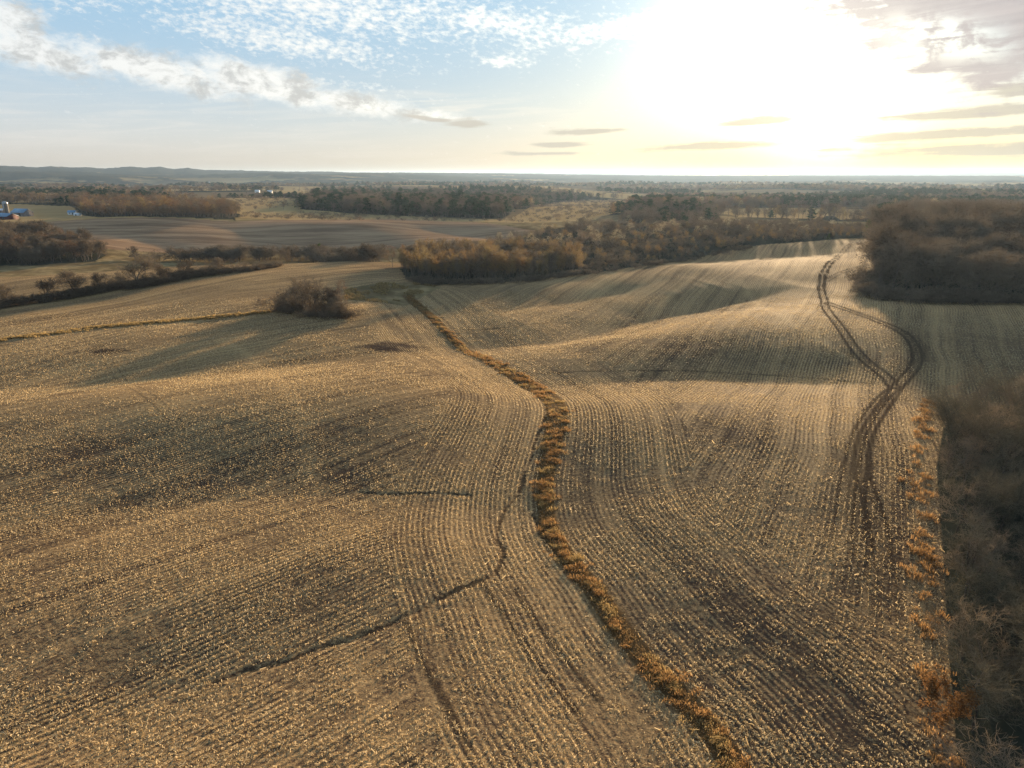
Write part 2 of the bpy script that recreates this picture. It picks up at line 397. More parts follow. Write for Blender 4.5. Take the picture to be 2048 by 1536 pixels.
GULLY_AND_SHADE_S = [line_at(p) for p in [[(1075, 747), (1200, 742), (1400, 743), (1600, 754), (1700, 763), (1790, 773)], [(930, 660), (1010, 655), (1130, 644)],
                                [(810, 1240), (850, 1330), (900, 1420), (940, 1500)], [(960, 1160), (1010, 1230), (1070, 1320), (1150, 1420)], [(1030, 1180), (1100, 1280), (1200, 1400)],
                                [(540, 724), (640, 716), (760, 700), (830, 682)], [(190, 705), (230, 700), (270, 703)], [(1300, 1300), (1230, 1215), (1200, 1165)]]]  # last line continues the painted shadow of the waterway's edge
BARE = [((770, 697), 5.5, 2.2, 1.2), ((800, 690), 6, 2, 0.8), ((210, 702), 4, 2, 0.7), ((410, 968), 1.6, 0.8, 0.7), ((450, 930), 20, 12, 0.15), ((150, 900), 8, 7, 0.25),
        ((1500, 1250), 7, 9, 0.25), ((700, 960), 5, 4, 0.3), ((1420, 700), 18, 12, 0.25), ((1680, 725), 9, 7, 0.25), ((1480, 870), 5, 6, 0.3), ((1650, 1450), 7, 7, 0.3)]
BAREP = [(at(*p)[:2], sx, sy, a) for p, sx, sy, a in BARE]

def strip_half(t):                                     # half width of the grassed waterway along it
    return np.interp(t, [0, 0.08, 0.2, 0.30, 0.36, 0.5, 0.62, 0.75, 1.0], [0.8, 0.9, 0.85, 1.0, 1.6, 1.9, 1.35, 1.1, 1.7])
def forest_noise(X, Y):
    return fbm(X / 330, Y / 170, 71, 4) * 0.6 + fbm(X / 900, Y / 600, 77, 2) * 0.4

# ------------------------------------------------------------------ ground sheet
GZ = [0, 0]
def build_ground():
    rr = np.concatenate([np.linspace(3, 30, 10), np.geomspace(30.4, 560, 580), np.geomspace(566, 18000, 320)])
    aa = np.radians(np.concatenate([np.linspace(-180, -48, 30)[:-1], np.linspace(-48, 48, 780), np.linspace(48, 180, 30)[1:]]))
    nr, na = len(rr), len(aa)
    RR, AA = np.meshgrid(rr, aa, indexing='ij')
    X = RR * np.sin(AA); Y = RR * np.cos(AA)
    Z = height(X, Y)
    D = RR; A = np.degrees(AA)
    us, ut = local_dist(X, Y, STRIP, 60)
    sh = strip_half(ut)
    def mask(P): return in_poly(X, Y, P).astype(np.float32)
    def dist_min(lines, reach=8, fade=0.0):
        m = np.full(X.shape, 50.0)
        for L in lines:
            d, t = local_dist(X, Y, L, reach); m = np.minimum(m, np.abs(d) + 2.2 * np.clip(1 - t / max(fade, 1e-6), 0, 1) * (fade > 0))
        return m
    valley = mask(P_VALLEY)
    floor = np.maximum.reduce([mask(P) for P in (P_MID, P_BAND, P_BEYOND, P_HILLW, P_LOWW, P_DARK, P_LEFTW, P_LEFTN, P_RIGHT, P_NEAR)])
    grassfar = np.maximum.reduce([mask(P) for P in P_GRASSFAR])
    edge = line_at(FIELD_EDGE, 3)
    fd, _ = local_dist(X, Y, edge, 700)
    farside = ((fd < 0) & (D < 3000)).astype(np.float32)          # beyond the field's far edge
    corn = np.ones(X.shape, np.float32)
    ledge = 345 + 8 * (fbm(X / 30, Y / 30, 5, 2) - 0.5)
    corn[(A < -4.5) & (D > ledge)] = 0
    corn[(A >= -8) & (A < 27.0) & (farside > 0)] = 0
    corn[(D > 520)] = 0
    rough = mask(P_ROUGH)
    fmask = sstep(forest_noise(X, Y), 0.477, 0.532) * sstep(D, 620, 760)
    hillf = sstep(D, 4200, 5200)
    fmask = np.maximum(fmask, hillf * sstep(fbm(X / 500, Y / 400, 83, 3), 0.20, 0.32))
    fmask = fmask * (1 - grassfar) * (1 - valley)
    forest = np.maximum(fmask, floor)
    # the distant canopy is carried by the sheet itself
    can = fmask * sstep(D, 3200, 4200) * (6 + 9 * fbm(X / 24, Y / 24, 91, 2))
    Z = Z + can
    trd = np.full(X.shape, 50.0); trw = np.zeros(X.shape); rtd = np.full(X.shape, 50.0)
    for i, L in enumerate(TRACKS):
        d, t = local_dist(X, Y, L, 8); rtd = np.minimum(rtd, np.abs(np.abs(d) - 0.95) + (0.25 if i >= TR_BASE else 0.0)); k = np.abs(d) < trd
        trd = np.where(k, np.abs(d), trd); trw = np.where(k, (sstep(t, 0.0, 0.34) * 0.8 + 0.2 if i in TR_FADE else 1.0), trw)
    bare = np.zeros(X.shape)
    for c, sx, sy, a in BAREP:
        bare += a * np.exp(-((X - c[0]) / sx) ** 2 - ((Y - c[1]) / sy) ** 2)
    gd = dist_min(GULLY, 8)
    carve = 0.12 * np.exp(-(gd / 0.45) ** 2) * (0.2 + 1.6 * fbm(X / 2.5, Y / 2.5, 9, 2)) + 0.15 * np.exp(-((us + sh + 0.2) / 0.5) ** 2) * (np.abs(us) < 50)
    Z = Z - carve * (D < 160)
    cell = np.stack([X, Y, Z], -1).reshape(-1, 3).astype(np.float32)
    c0 = np.array([[0, 0, float(height(np.array([0.0]), np.array([0.0]))[0])]], np.float32)
    co = np.vstack([cell, c0])
    GZ[0] = co[:, 2].min(); GZ[1] = co[:, 2].max()
    idx = np.arange(nr * na).reshape(nr, na)
    q = np.stack([idx[:-1, :-1], idx[:-1, 1:], idx[1:, 1:], idx[1:, :-1]], -1).reshape(-1, 4)[:, ::-1]
    me = bpy.data.meshes.new('ground')
    tri = np.stack([np.full(na - 1, nr * na), idx[0, 1:], idx[0, :-1]], -1)[:, ::-1]
    nv = len(co); nl = q.size + tri.size
    me.vertices.add(nv); me.vertices.foreach_set('co', co.ravel())
    me.loops.add(nl); me.loops.foreach_set('vertex_index', np.concatenate([q.ravel(), tri.ravel()]).astype(np.int32))
    npoly = len(q) + len(tri); me.polygons.add(npoly)
    me.polygons.foreach_set('loop_start', np.concatenate([np.arange(len(q)) * 4, len(q) * 4 + np.arange(len(tri)) * 3]).astype(np.int32))
    me.polygons.foreach_set('use_smooth', np.ones(npoly, bool))
    me.update(calc_edges=True)
    wn = (fbm(X / 12, Y / 12, 61, 2) - 0.5) * 3
    left_band = 20 + wn
    att = dict(u_strip=us, w_strip=((us > -left_band) & (us < 21 + 2 * wn)), w_right=(us > 0), corn=corn, valley=valley, floor=forest, rough=rough, grassfar=grassfar,
               track=trd, trackw=trw, rutd=rtd, thin=dist_min(TRACKS_THIN), trail=dist_min(TRAIL), gully=gd, gullys_and_shade=dist_min(GULLY_AND_SHADE_S), bare=bare,
               stripin=np.clip((sh + 0.4 - np.abs(us)) / 0.8 + 0.5, 0, 1) * (np.abs(us) < 20))
    for k, v in att.items():
        a = me.attributes.new(k, 'FLOAT', 'POINT')
        a.data.foreach_set('value', np.concatenate([np.asarray(v, np.float32).ravel(), [0]]).astype(np.float32))
    ob = bpy.data.objects.new('ground', me); COL.objects.link(ob)
    ob['kind'] = 'structure'; ob['label'] = 'rolling harvested farmland running to the horizon'
    ob['category'] = 'ground'
    return ob

def mat(name):
    m = bpy.data.materials.new(name); m.use_nodes = True; return m, NB(m.node_tree)
def ground_mat():
    m, b = mat('stubble_ground')
    out = b.new('ShaderNodeOutputMaterial'); bs = b.new('ShaderNodeBsdfPrincipled'); df = b.new('ShaderNodeBsdfDiffuse'); ms = b.new('ShaderNodeMixShader'); ms.inputs[0].default_value = 0.20
    b.t.links.new(df.outputs[0], ms.inputs[1]); b.t.links.new(bs.outputs[0], ms.inputs[2]); b.t.links.new(ms.outputs[0], out.inputs[0])
    g = b.new('ShaderNodeNewGeometry'); P = V(b, g.outputs['Position'])
    x, y, z = b.xyz(P)
    fl = b.comb(x, y, 0.0)
    A = b.attr
    n_low = b.noise(fl, 0.022, 4, 0.6); n_mid = b.noise(fl, 0.16, 3, 0.6); n_fin = b.noise(fl, 1.7, 4, 0.7); n_fleck = b.noise(fl, 5.5, 2, 0.7)
    warp = (b.noise(fl, 0.018, 2, 0.5) - 0.5) * 9.0
    ur = x * math.cos(R(27)) - y * math.sin(R(27)) + warp
    ul = x * math.cos(R(45)) - y * math.sin(R(45)) + warp * 0.8
    wr = b.math('GREATER_THAN', A('w_right'), 0.5); ws = b.math('GREATER_THAN', A('w_strip'), 0.5)
    ustr = ul * (1.0 - wr) + ur * wr
    u = ustr * (1.0 - ws) + A('u_strip') * ws
    row = b.math('COSINE', u * (2 * math.pi / ROW)) * 0.5 + 0.5
    pas = b.noise(b.comb(u * 0.20, y * 0.004, x * 0.004), 1.0, 2, 0.75)
    pas2 = b.noise(b.comb(u * 0.75, y * 0.012, x * 0.012), 1.0, 1, 0.6)
    rowk = b.sstep(n_low * 0.6 + n_mid * 0.5, 0.46, 0.66)
    soil = b.mix(n_mid, (0.045, 0.032, 0.024), (0.090, 0.063, 0.045))
    straw = b.mix(n_fin, (0.382, 0.252, 0.120), (0.63, 0.440, 0.212))
    cover = 0.30 + 0.14 * b.sstep(b.math('SQRT', x * x + y * y), 60.0, 240.0) + (row - 0.5) * (0.05 + 0.42 * rowk) + (n_fin - 0.5) * 1.5 + (n_fleck - 0.5) * 1.3 + (pas - 0.5) * 0.7 + (pas2 - 0.5) * 0.7 + (n_low - 0.5) * 0.9 - A('bare') * 0.8
    cover = b.clamp(cover)
    trail = b.exp(b.math('POWER', A('trail') / 1.3, 2.0) * -1.0)
    cover = b.clamp(cover + trail * 0.16)
    col = b.mix(cover, soil, straw)
    # wheel ruts and washouts: bare wet earth; also shadow painted along the waterway's left edge
    wob = (n_mid - 0.5) * 2.6 + (n_fin - 0.5) * 1.2
    trk = b.math('ABSOLUTE', A('track') + wob * 0.5)
    band = b.exp(b.math('POWER', trk / 2.0, 2.0) * -1.0) * b.sstep(n_fleck * 0.6 + n_fin * 0.6, 0.50, 0.74) * 0.8
    rut = b.exp(b.math('POWER', (A('rutd') + (n_fin - 0.5) * 0.5) / 0.42, 2.0) * -1.0) + b.exp(b.math('POWER', trk / 1.6, 2.0) * -1.0) * 0.25
    thin = b.exp(b.math('POWER', (A('thin') - 0.85) / 0.16, 2.0) * -1.0)
    gul = b.sstep(A('gully') + (n_fin - 0.5) * 1.5 + (n_mid - 0.5) * 1.7, 0.40, 0.10)
    guls_and_shade = b.exp(b.math('POWER', (A('gullys_and_shade') + wob * 0.2) / 0.42, 2.0) * -1.0)
    dark = b.clamp(b.math('MAXIMUM', b.math('MAXIMUM', A('trackw') * b.math('MAXIMUM', band, rut * b.sstep(n_fin * 1.3 + n_mid * 0.9 + (n_fleck - 0.5) * 1.3, 0.56, 1.06)), thin * 0.55), b.math('MAXIMUM', gul, guls_and_shade * 0.95)))
    col = b.mix(dark * 0.76, col, (0.036, 0.026, 0.019))
    # other ground
    rowv = b.noise(b.comb(x * 0.012, y * 0.10 + x * 0.012, 0.0), 1.0, 4, 0.7)
    rough = b.mix(b.sstep(b.noise(fl, 0.05, 4, 0.65), 0.42, 0.60), (0.16, 0.115, 0.060), (0.30, 0.225, 0.115))
    rough = b.mix(b.sstep(n_mid, 0.40, 0.62) * 0.5, rough, (0.09, 0.075, 0.035))
    vall = b.mix(b.sstep(rowv * 0.8 + n_fin * 0.2, 0.36, 0.64), (0.19, 0.122, 0.076), (0.37, 0.25, 0.15))
    farm = b.mix(b.sstep(b.noise(fl, 0.0022, 2, 0.5), 0.46, 0.54), (0.36, 0.26, 0.12), (0.16, 0.12, 0.07))
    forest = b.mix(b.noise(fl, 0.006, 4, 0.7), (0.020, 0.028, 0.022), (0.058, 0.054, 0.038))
    dist = b.math('SQRT', x * x + y * y)
    other = b.mix(b.sstep(dist, 500, 900), rough, farm)
    other = b.mix(A('grassfar'), other, b.mix(b.noise(fl, 0.02, 4, 0.65), (0.26, 0.18, 0.085), (0.42, 0.30, 0.145)))
    other = b.mix(A('valley'), other, vall)
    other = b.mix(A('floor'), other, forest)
    corn = b.math('MULTIPLY', A('corn'), 1.0 - A('floor'))
    col = b.mix(corn, other, col)
    col = b.mix(A('rough'), col, rough)
    col = b.mix(A('stripin'), col, b.mix(n_fin, (0.06, 0.040, 0.020), (0.17, 0.105, 0.048)))
    b.put(bs.inputs['Base Color'], col); b.put(df.inputs['Color'], col); df.inputs['Roughness'].default_value = 0.5; bs.inputs['Roughness'].default_value = 0.75
    b.put(bs.inputs['Specular IOR Level'], b.math('MULTIPLY', corn * cover * 0.09, 1.0 - dark))
    b.put(bs.inputs['Specular Tint'], straw)
    # relief of rows, clods and straw
    h = (row * (0.006 + 0.045 * rowk) + (n_fin - 0.5) * 0.14 + (n_fleck - 0.5) * 0.06) * corn + (1.0 - corn) * (n_fin - 0.5) * 0.25 - dark * 0.05
    bp = b.new('ShaderNodeBump'); bp.inputs['Strength'].default_value = 0.55; bp.inputs['Distance'].default_value = 1.0
    b.put(bp.inputs['Height'], h)
    b.t.links.new(bp.outputs[0], bs.inputs['Normal']); b.t.links.new(bp.outputs[0], df.inputs['Normal'])
    return m
ground = build_ground()
ground.data.materials.append(ground_mat())

# ------------------------------------------------------------------ mesh helpers
rng = np.random.default_rng(7)
def tag(o, label=None, cat=None, group=None, kind=None):
    if label: o['label'] = label
    if cat: o['category'] = cat
    if group: o['group'] = group
    if kind: o['kind'] = kind
    return o
def mesh_np(name, co, faces, m=None):
    """faces: (n,4) or (n,3) integer array, or a list of such arrays"""
    if not isinstance(faces, list): faces = [faces]
    faces = [np.asarray(f) for f in faces if len(f)]
    me = bpy.data.meshes.new(name)
    me.vertices.add(len(co)); me.vertices.foreach_set('co', np.asarray(co, np.float32).ravel())
    li = np.concatenate([f.ravel() for f in faces]).astype(np.int32)
    me.loops.add(len(li)); me.loops.foreach_set('vertex_index', li)
    cnt = np.concatenate([np.full(len(f), f.shape[1]) for f in faces])
    me.polygons.add(len(cnt)); me.polygons.foreach_set('loop_start', np.concatenate([[0], np.cumsum(cnt)[:-1]]).astype(np.int32))
    me.update(calc_edges=True)
    if m: me.materials.append(m)
    return me
def link(name, data, parent=None):
    o = bpy.data.objects.new(name, data); COL.objects.link(o)
    if parent: o.parent = parent
    return o
def unit(v): return v / (np.linalg.norm(v, axis=-1, keepdims=True) + 1e-9)
def island_mat(name, c1, c2, trans=0.35, rough=0.8, var=None):
    """dry plant matter: every blade its own tone, thin enough to let the low sun through"""
    m, b = mat(name)
    out = b.new('ShaderNodeOutputMaterial')
    g = b.new('ShaderNodeNewGeometry'); r = V(b, g.outputs['Random Per Island'])
    oi = b.new('ShaderNodeObjectInfo')
    c = b.mix(r, c1, c2)
    if var: c = b.mix(V(b, oi.outputs['Random']) * var[0], c, var[1])
    d = b.new('ShaderNodeBsdfDiffuse'); t = b.new('ShaderNodeBsdfTranslucent'); mx = b.new('ShaderNodeMixShader')
    b.put(d.inputs[0], c); b.put(t.inputs[0], c); mx.inputs[0].default_value = trans
    b.t.links.new(d.outputs[0], mx.inputs[1]); b.t.links.new(t.outputs[0], mx.inputs[2]); b.t.links.new(mx.outputs[0], out.inputs[0])
    return m
def plain_mat(name, c1, c2=None, scale=1.0, rough=0.8, metal=0.0):
    m, b = mat(name)
    out = b.new('ShaderNodeOutputMaterial'); bs = b.new('ShaderNodeBsdfPrincipled'); b.t.links.new(bs.outputs[0], out.inputs[0])
    tc = b.new('ShaderNodeTexCoord')
    n = b.noise(V(b, tc.outputs['Object']), scale, 4, 0.65)
    b.put(bs.inputs['Base Color'], b.mix(b.sstep(n, 0.3, 0.7), c1, c2 or c1)); bs.inputs['Roughness'].default_value = rough; bs.inputs['Metallic'].default_value = metal
    return m

# ------------------------------------------------------------------ corn stubble and litter on the field (stuff)
AZR, AZL = R(27), R(45)
def row_snap(X, Y):
    """move points onto the planted rows nearest to them"""
    us, _ = local_dist(X, Y, STRIP, 60)
    e = 0.25
    def uf(x, y, grp):
        r = x * math.cos(AZR) - y * math.sin(AZR); l = x * math.cos(AZL) - y * math.sin(AZL)
        return np.where(grp > 0, r, l)
    grp = us > 0; ws = (us > -20) & (us < 21)
    gx = np.where(grp, math.cos(AZR), math.cos(AZL)); gy = np.where(grp, -math.sin(AZR), -math.sin(AZL))
    ux, _ = local_dist(X + e, Y, STRIP, 60); uy, _ = local_dist(X, Y + e, STRIP, 60)
    sx, sy = (ux - us) / e, (uy - us) / e
    k = np.hypot(sx, sy) + 1e-6; sx, sy = sx / k, sy / k
    gx = np.where(ws, sx, gx); gy = np.where(ws, sy, gy)
    u = np.where(ws, us, uf(X, Y, grp))
    d = np.round(u / ROW) * ROW - u
    return X + gx * d, Y + gy * d, gx, gy, us
def scatter(n, dmin, dmax, power, amax=42):
    """random points in the view wedge; density ~ d^-power"""
    q = rng.random(n)
    e = 2 - power
    d = (dmin ** e + q * (dmax ** e - dmin ** e)) ** (1 / e)
    a = np.radians(rng.uniform(-amax, amax, n))
    return d * np.sin(a), d * np.cos(a), d
EDGE_L = line_at(FIELD_EDGE, 3)
def on_field(X, Y):
    us, ut = local_dist(X, Y, STRIP, 60)
    ok = np.abs(us) > strip_half(ut) + 0.3
    for P in (P_NEAR, P_RIGHT, P_MID, P_ROUGH): ok &= ~in_poly(X, Y, P)
    for i, L in enumerate(TRACKS):
        d, t = local_dist(X, Y, L, 8)
        ok &= (np.abs(np.abs(d) - 0.95) > 0.42) | (rng.random(X.shape) > (sstep(t, 0.05, 0.6) if i in TR_FADE else 1.0) * (0.95 if i < TR_BASE else 0.5))
    for L in GULLY:
        d, _ = local_dist(X, Y, L, 4); ok &= np.abs(d) > 0.35
    bare = np.zeros(X.shape)
    for c, sx, sy, a in BAREP: bare += a * np.exp(-((X - c[0]) / sx) ** 2 - ((Y - c[1]) / sy) ** 2)
    pat = fbm(X / 9, Y / 9, 101, 3) * 0.6 + fbm(X / 1.7, Y / 1.7, 103, 2) * 0.4
    ok &= rng.random(X.shape) < np.clip(0.45 + (pat - 0.45) * 3.2 - bare * 1.3, 0.03, 1)
    return ok
def quads_from(c, a, w):
    """ribbons with centre c, half-axis a and half-width w"""
    co = np.stack([c - a - w, c + a - w, c + a + w, c - a + w], 1).reshape(-1, 3)
    return co, np.arange(len(co)).reshape(-1, 4)
def build_stubble():
    X, Y, D = scatter(190000, 36, 230, 1.15)
    X, Y, gx, gy, us = row_snap(X, Y)
    X = X + rng.normal(0, 0.03, len(X)); Y = Y + rng.normal(0, 0.03, len(X))
    ok = on_field(X, Y); X, Y, D = X[ok], Y[ok], D[ok]
    n = len(X); Z = height(X, Y)
    h = rng.uniform(0.10, 0.26, n); az = rng.uniform(0, np.pi, n)
    up = np.stack([rng.normal(0, 0.22, n), rng.normal(0, 0.22, n), np.ones(n)], 1); up = unit(up)
    c = np.stack([X, Y, Z - 0.03], 1) + up * h[:, None] * 0.5
    w = np.stack([np.cos(az), np.sin(az), np.zeros(n)], 1) * (0.016 + 0.00010 * D)[:, None]
    co1, f1 = quads_from(c, up * h[:, None] * 0.5, w)
    # fallen leaves and husks
    X, Y, D = scatter(640000, 36, 250, 1.05)
    sn = rng.random(len(X)) < 0.34
    Xs, Ys, *_ = row_snap(X, Y)
    X = np.where(sn, Xs + rng.normal(0, 0.10, len(X)), X); Y = np.where(sn, Ys + rng.normal(0, 0.10, len(X)), Y)
    ok = on_field(X, Y); X, Y, D = X[ok], Y[ok], D[ok]
    n = len(X); Z = height(X, Y)
    L = rng.gamma(2.2, 0.050, n) + 0.05 + (rng.random(n) < 0.012) * rng.uniform(0.2, 0.6, n); az = rng.uniform(0, 2 * np.pi, n); tl = rng.normal(0, 0.30, n)
    ax = np.stack([np.cos(az) * np.cos(tl), np.sin(az) * np.cos(tl), np.sin(tl)], 1)
    nn = unit(np.stack([rng.normal(0, 0.5, n), rng.normal(0, 0.5, n), np.ones(n)], 1))
    wv = unit(np.cross(ax, nn))
    c = np.stack([X, Y, Z + 0.02 + np.abs(np.sin(tl)) * L * 0.5 + rng.uniform(0, 0.07, n)], 1)
    co2, f2 = quads_from(c, ax * L[:, None] * 0.5, wv * (rng.gamma(3.0, 0.006, n) + 0.005 + 0.00006 * D)[:, None])
    co = np.vstack([co1, co2]); f = np.vstack([f1, f2 + len(co1)])
    m = island_mat('straw', (0.36, 0.265, 0.130), (0.70, 0.575, 0.36), 0.44)
    o = link('corn_stubble', mesh_np('corn_stubble', co, f, m))
    tag(o, 'pale cut corn stubble and straw litter lying over the brown field', 'stubble', kind='stuff')
build_stubble()

# ------------------------------------------------------------------ dry grass (stuff)
def grass_mesh(name, X, Y, hmin, hmax, blades, spread, m, lean=(-0.25, -0.35), wid=0.02):
    n = len(X); Z = height(X, Y)
    T = np.repeat(np.arange(n), blades); N = len(T)
    th = rng.uniform(hmin, hmax, n)[T] * rng.uniform(0.55, 1.0, N)
    a = rng.uniform(0, 2 * np.pi, N); r = np.sqrt(rng.random(N)) * spread
    bx = X[T] + np.cos(a) * r; by = Y[T] + np.sin(a) * r
    tl = (np.stack([rng.normal(lean[0], .25, n), rng.normal(lean[1], .25, n)], 1))[T]
    out = np.stack([np.cos(a), np.sin(a)], 1) * rng.uniform(0.05, 0.55, N)[:, None] + tl
    p0 = np.stack([bx, by, Z[T] - 0.04], 1)
    p1 = p0 + np.concatenate([out * 0.35, np.full((N, 1), 0.75)], 1) * th[:, None]
    p2 = p1 + np.concatenate([out * 0.75, np.full((N, 1), 0.10)], 1) * th[:, None]
    wa = rng.uniform(0, np.pi, N); w = np.stack([np.cos(wa), np.sin(wa), np.zeros(N)], 1) * wid
    co = np.stack([p0 - w, p0 + w, p1 + w, p1 - w, p2 + w * 0.4, p2 - w * 0.4], 1).reshape(-1, 3)
    k = np.arange(N)[:, None] * 6
    f = np.concatenate([k + [0, 1, 2, 3], k + [3, 2, 4, 5]])
    return mesh_np(name, co, f, m)
def along(L, n, t0=0.0, t1=1.0):
    ln = np.hypot(*(L[1:] - L[:-1]).T); cum = np.concatenate([[0], np.cumsum(ln)]); tot = cum[-1]
    t = np.sort(rng.uniform(t0, t1, n)); s = t * tot
    x = np.interp(s, cum, L[:, 0]); y = np.interp(s, cum, L[:, 1])
    e = 0.5; x2 = np.interp(s + e, cum, L[:, 0]); y2 = np.interp(s + e, cum, L[:, 1]); x1 = np.interp(s - e, cum, L[:, 0]); y1 = np.interp(s - e, cum, L[:, 1])
    d = np.hypot(x2 - x1, y2 - y1) + 1e-6
    return x, y, (y2 - y1) / d, -(x2 - x1) / d, t
M_GRASS = island_mat('dry_orange_grass', (0.13, 0.080, 0.038), (0.50, 0.305, 0.130), 0.45)
M_GRASSG = island_mat('dry_tan_grass', (0.24, 0.17, 0.075), (0.50, 0.37, 0.17), 0.45)
M_GRASSD = island_mat('dull_brown_grass', (0.11, 0.075, 0.036), (0.32, 0.22, 0.105), 0.40)
def build_grass():
    n = 290
    x, y, nx, ny, t = along(STRIP, n); hw = strip_half(t)
    side = np.where(rng.random(n) < 0.45, -1, 1); wide = np.interp(t, [0.22, 0.32, 0.6, 0.7], [0, 1, 1, 0])
    off = np.where(rng.random(n) < 0.75, side * hw * 0.62 * wide + rng.normal(0, 0.30, n) * hw + 0.1, rng.uniform(-1, 1, n) * hw)
    T = np.repeat(np.arange(n), rng.integers(3, 17, n)); k = len(T)
    sp = rng.uniform(0.25, 0.75, n)[T]
    X = (x + nx * off)[T] + rng.normal(0, 1, k) * sp; Y = (y + ny * off)[T] + rng.normal(0, 1, k) * sp
    tan = (rng.random(n) < 0.38)[T]
    me = grass_mesh('tan_grass', X[tan], Y[tan], 0.25, 0.65, 18, 0.34, M_GRASSG)
    tag(link('tan_grass', me), 'paler tan grass tufts mixed among the orange ones of the waterway', 'dry grass', kind='stuff')
    X, Y = X[~tan], Y[~tan]
    me = grass_mesh('dry_grass', X, Y, 0.20, 0.80, 20, 0.32, M_GRASS)
    tag(link('dry_grass', me), 'tufted orange dry grass filling the winding waterway through the field', 'dry grass', kind='stuff')
    n = 2600
    x, y, nx, ny, t = along(STRIP, n); off = rng.uniform(-1.0, 1.0, n) * strip_half(t)
    me = grass_mesh('matted_grass', x + nx * off, y + ny * off, 0.15, 0.42, 10, 0.4, M_GRASSD, lean=(-0.5, -0.7))
    tag(link('matted_grass', me), 'low matted tan grass between the orange tufts of the waterway', 'dry grass', kind='stuff')
    # thin golden verge on the left
    L = line_at([(-120, 698), (0, 682), (100, 668), (200, 655), (330, 644), (440, 634), (540, 624)])
    x, y, nx, ny, t = along(L, 1500); off = rng.normal(0, 0.9, len(x)); X = x + nx * off; Y = y + ny * off
    keep = fbm(X / 4, Y / 4, 203, 2) > 0.22
    me = grass_mesh('verge_grass', X[keep], Y[keep], 0.4, 0.95, 16, 0.35, M_GRASSG, wid=0.035)
    tag(link('verge_grass', me), 'thin golden grass verge running left from the tree clump', 'dry grass', kind='stuff')
    # rank grass at the head of the waterway and along the wood edges
    lo, hi = P_ROUGH.min(0), P_ROUGH.max(0)
    X = rng.uniform(lo[0], hi[0], 3000); Y = rng.uniform(lo[1], hi[1], 3000); k = in_poly(X, Y, P_ROUGH) & (fbm(X / 6, Y / 6, 207, 2) > 0.46)
    me = grass_mesh('rough_grass', X[k], Y[k], 0.4, 0.9, 14, 0.4, M_GRASSG, wid=0.04)
    tag(link('rough_grass', me), 'rank tan grass patch at the far head of the waterway', 'dry grass', kind='stuff')
    E = line_at([(1862, 790), (1852, 850), (1848, 930), (1850, 1000), (1862, 1100), (1868, 1200), (1872, 1300), (1880, 1420), (1890, 1536)])
    n = 52
    x, y, nx, ny, t = along(E, n); off = rng.normal(0.5, 0.7, n); T = np.repeat(np.arange(n), rng.integers(2, 13, n)); k = len(T)
    X = (x + nx * off)[T] + rng.normal(0, .5, k); Y = (y + ny * off)[T] + rng.normal(0, .8, k)
    me = grass_mesh('wood_edge_grass', X, Y, 0.35, 0.9, 18, 0.35, M_GRASS)
    tag(link('wood_edge_grass', me), 'orange dry grass fringe along the near wood on the right', 'dry grass', kind='stuff')
build_grass()

# ------------------------------------------------------------------ trees
def skeleton(r, H, nch, lens, ang, trunk_r, first=0.25, wander=0.16, tropism=0.10, stems=1, stem_spread=0.3):
    """list of (points, radii, level)"""
    out = []
    def grow(p, d, L, rad, lev):
        ns = (6, 5, 4, 3, 2, 2)[lev]
        pts = [p]; q = p; dd = d
        for i in range(ns):
            dd = unit(dd + r.normal(0, wander, 3) + np.array([0, 0, tropism if lev < 3 else 0.02]))
            q = q + dd * (L / ns); pts.append(q)
        pts = np.array(pts); rads = rad * (1 - 0.72 * np.linspace(0, 1, ns + 1) ** 0.9)
        out.append((pts, rads, lev))
        if lev >= len(nch): return
        k = max(1, int(round(nch[lev] * r.uniform(0.8, 1.2))))
        t0 = first if lev == 0 else 0.22
        for j in range(k):
            t = t0 + (1 - t0) * ((j + r.random()) / k)
            s = t * ns; i = min(int(s), ns - 1); f = s - i
            pp = pts[i] * (1 - f) + pts[i + 1] * f
            pd = unit(pts[i + 1] - pts[i])
            side = unit(np.cross(pd, unit(r.normal(0, 1, 3))))
            an = R(r.uniform(*ang[lev]))
            cdv = unit(pd * math.cos(an) + side * math.sin(an))
            LL = lens[lev] * H * r.uniform(0.65, 1.15) * (1.12 - 0.45 * t if lev == 0 else 1.1 - 0.4 * t)
            grow(pp, cdv, LL, max(0.006, np.interp(t, [0, 1], [rads[0], rads[-1]]) * 0.55), lev + 1)
    for s in range(stems):
        a = 2 * math.pi * (s + r.random() * .6) / stems
        d = unit(np.array([math.cos(a) * stem_spread, math.sin(a) * stem_spread, 1.0])) if stems > 1 else np.array([0., 0., 1.])
        p = np.array([math.cos(a), math.sin(a), 0.0]) * (0.15 * stems if stems > 1 else 0) + np.array([0, 0, -0.25])
        grow(p, d, H * (0.78 if stems == 1 else r.uniform(.55, .8)), trunk_r * (1 if stems == 1 else .7), 0)
    return out
def tubes(branches, sides):
    co, fs, base = [], [], 0
    for pts, rad, lev in branches:
        n = len(pts); tan = unit(np.gradient(pts, axis=0))
        ref = np.array([0.3, 0.9, 0.1]); u = unit(np.cross(tan, ref)); v = np.cross(tan, u)
        k = sides if lev < 2 else 3
        an = np.arange(k) * 2 * np.pi / k
        ring = pts[:, None] + rad[:, None, None] * (np.cos(an)[None, :, None] * u[:, None] + np.sin(an)[None, :, None] * v[:, None])
        co.append(ring.reshape(-1, 3))
        i, j = np.meshgrid(np.arange(n - 1), np.arange(k), indexing='ij'); j2 = (j + 1) % k
        fs.append((np.stack([i * k + j, i * k + j2, (i + 1) * k + j2, (i + 1) * k + j], -1).reshape(-1, 4)) + base); base += n * k
    return np.vstack(co), np.vstack(fs)
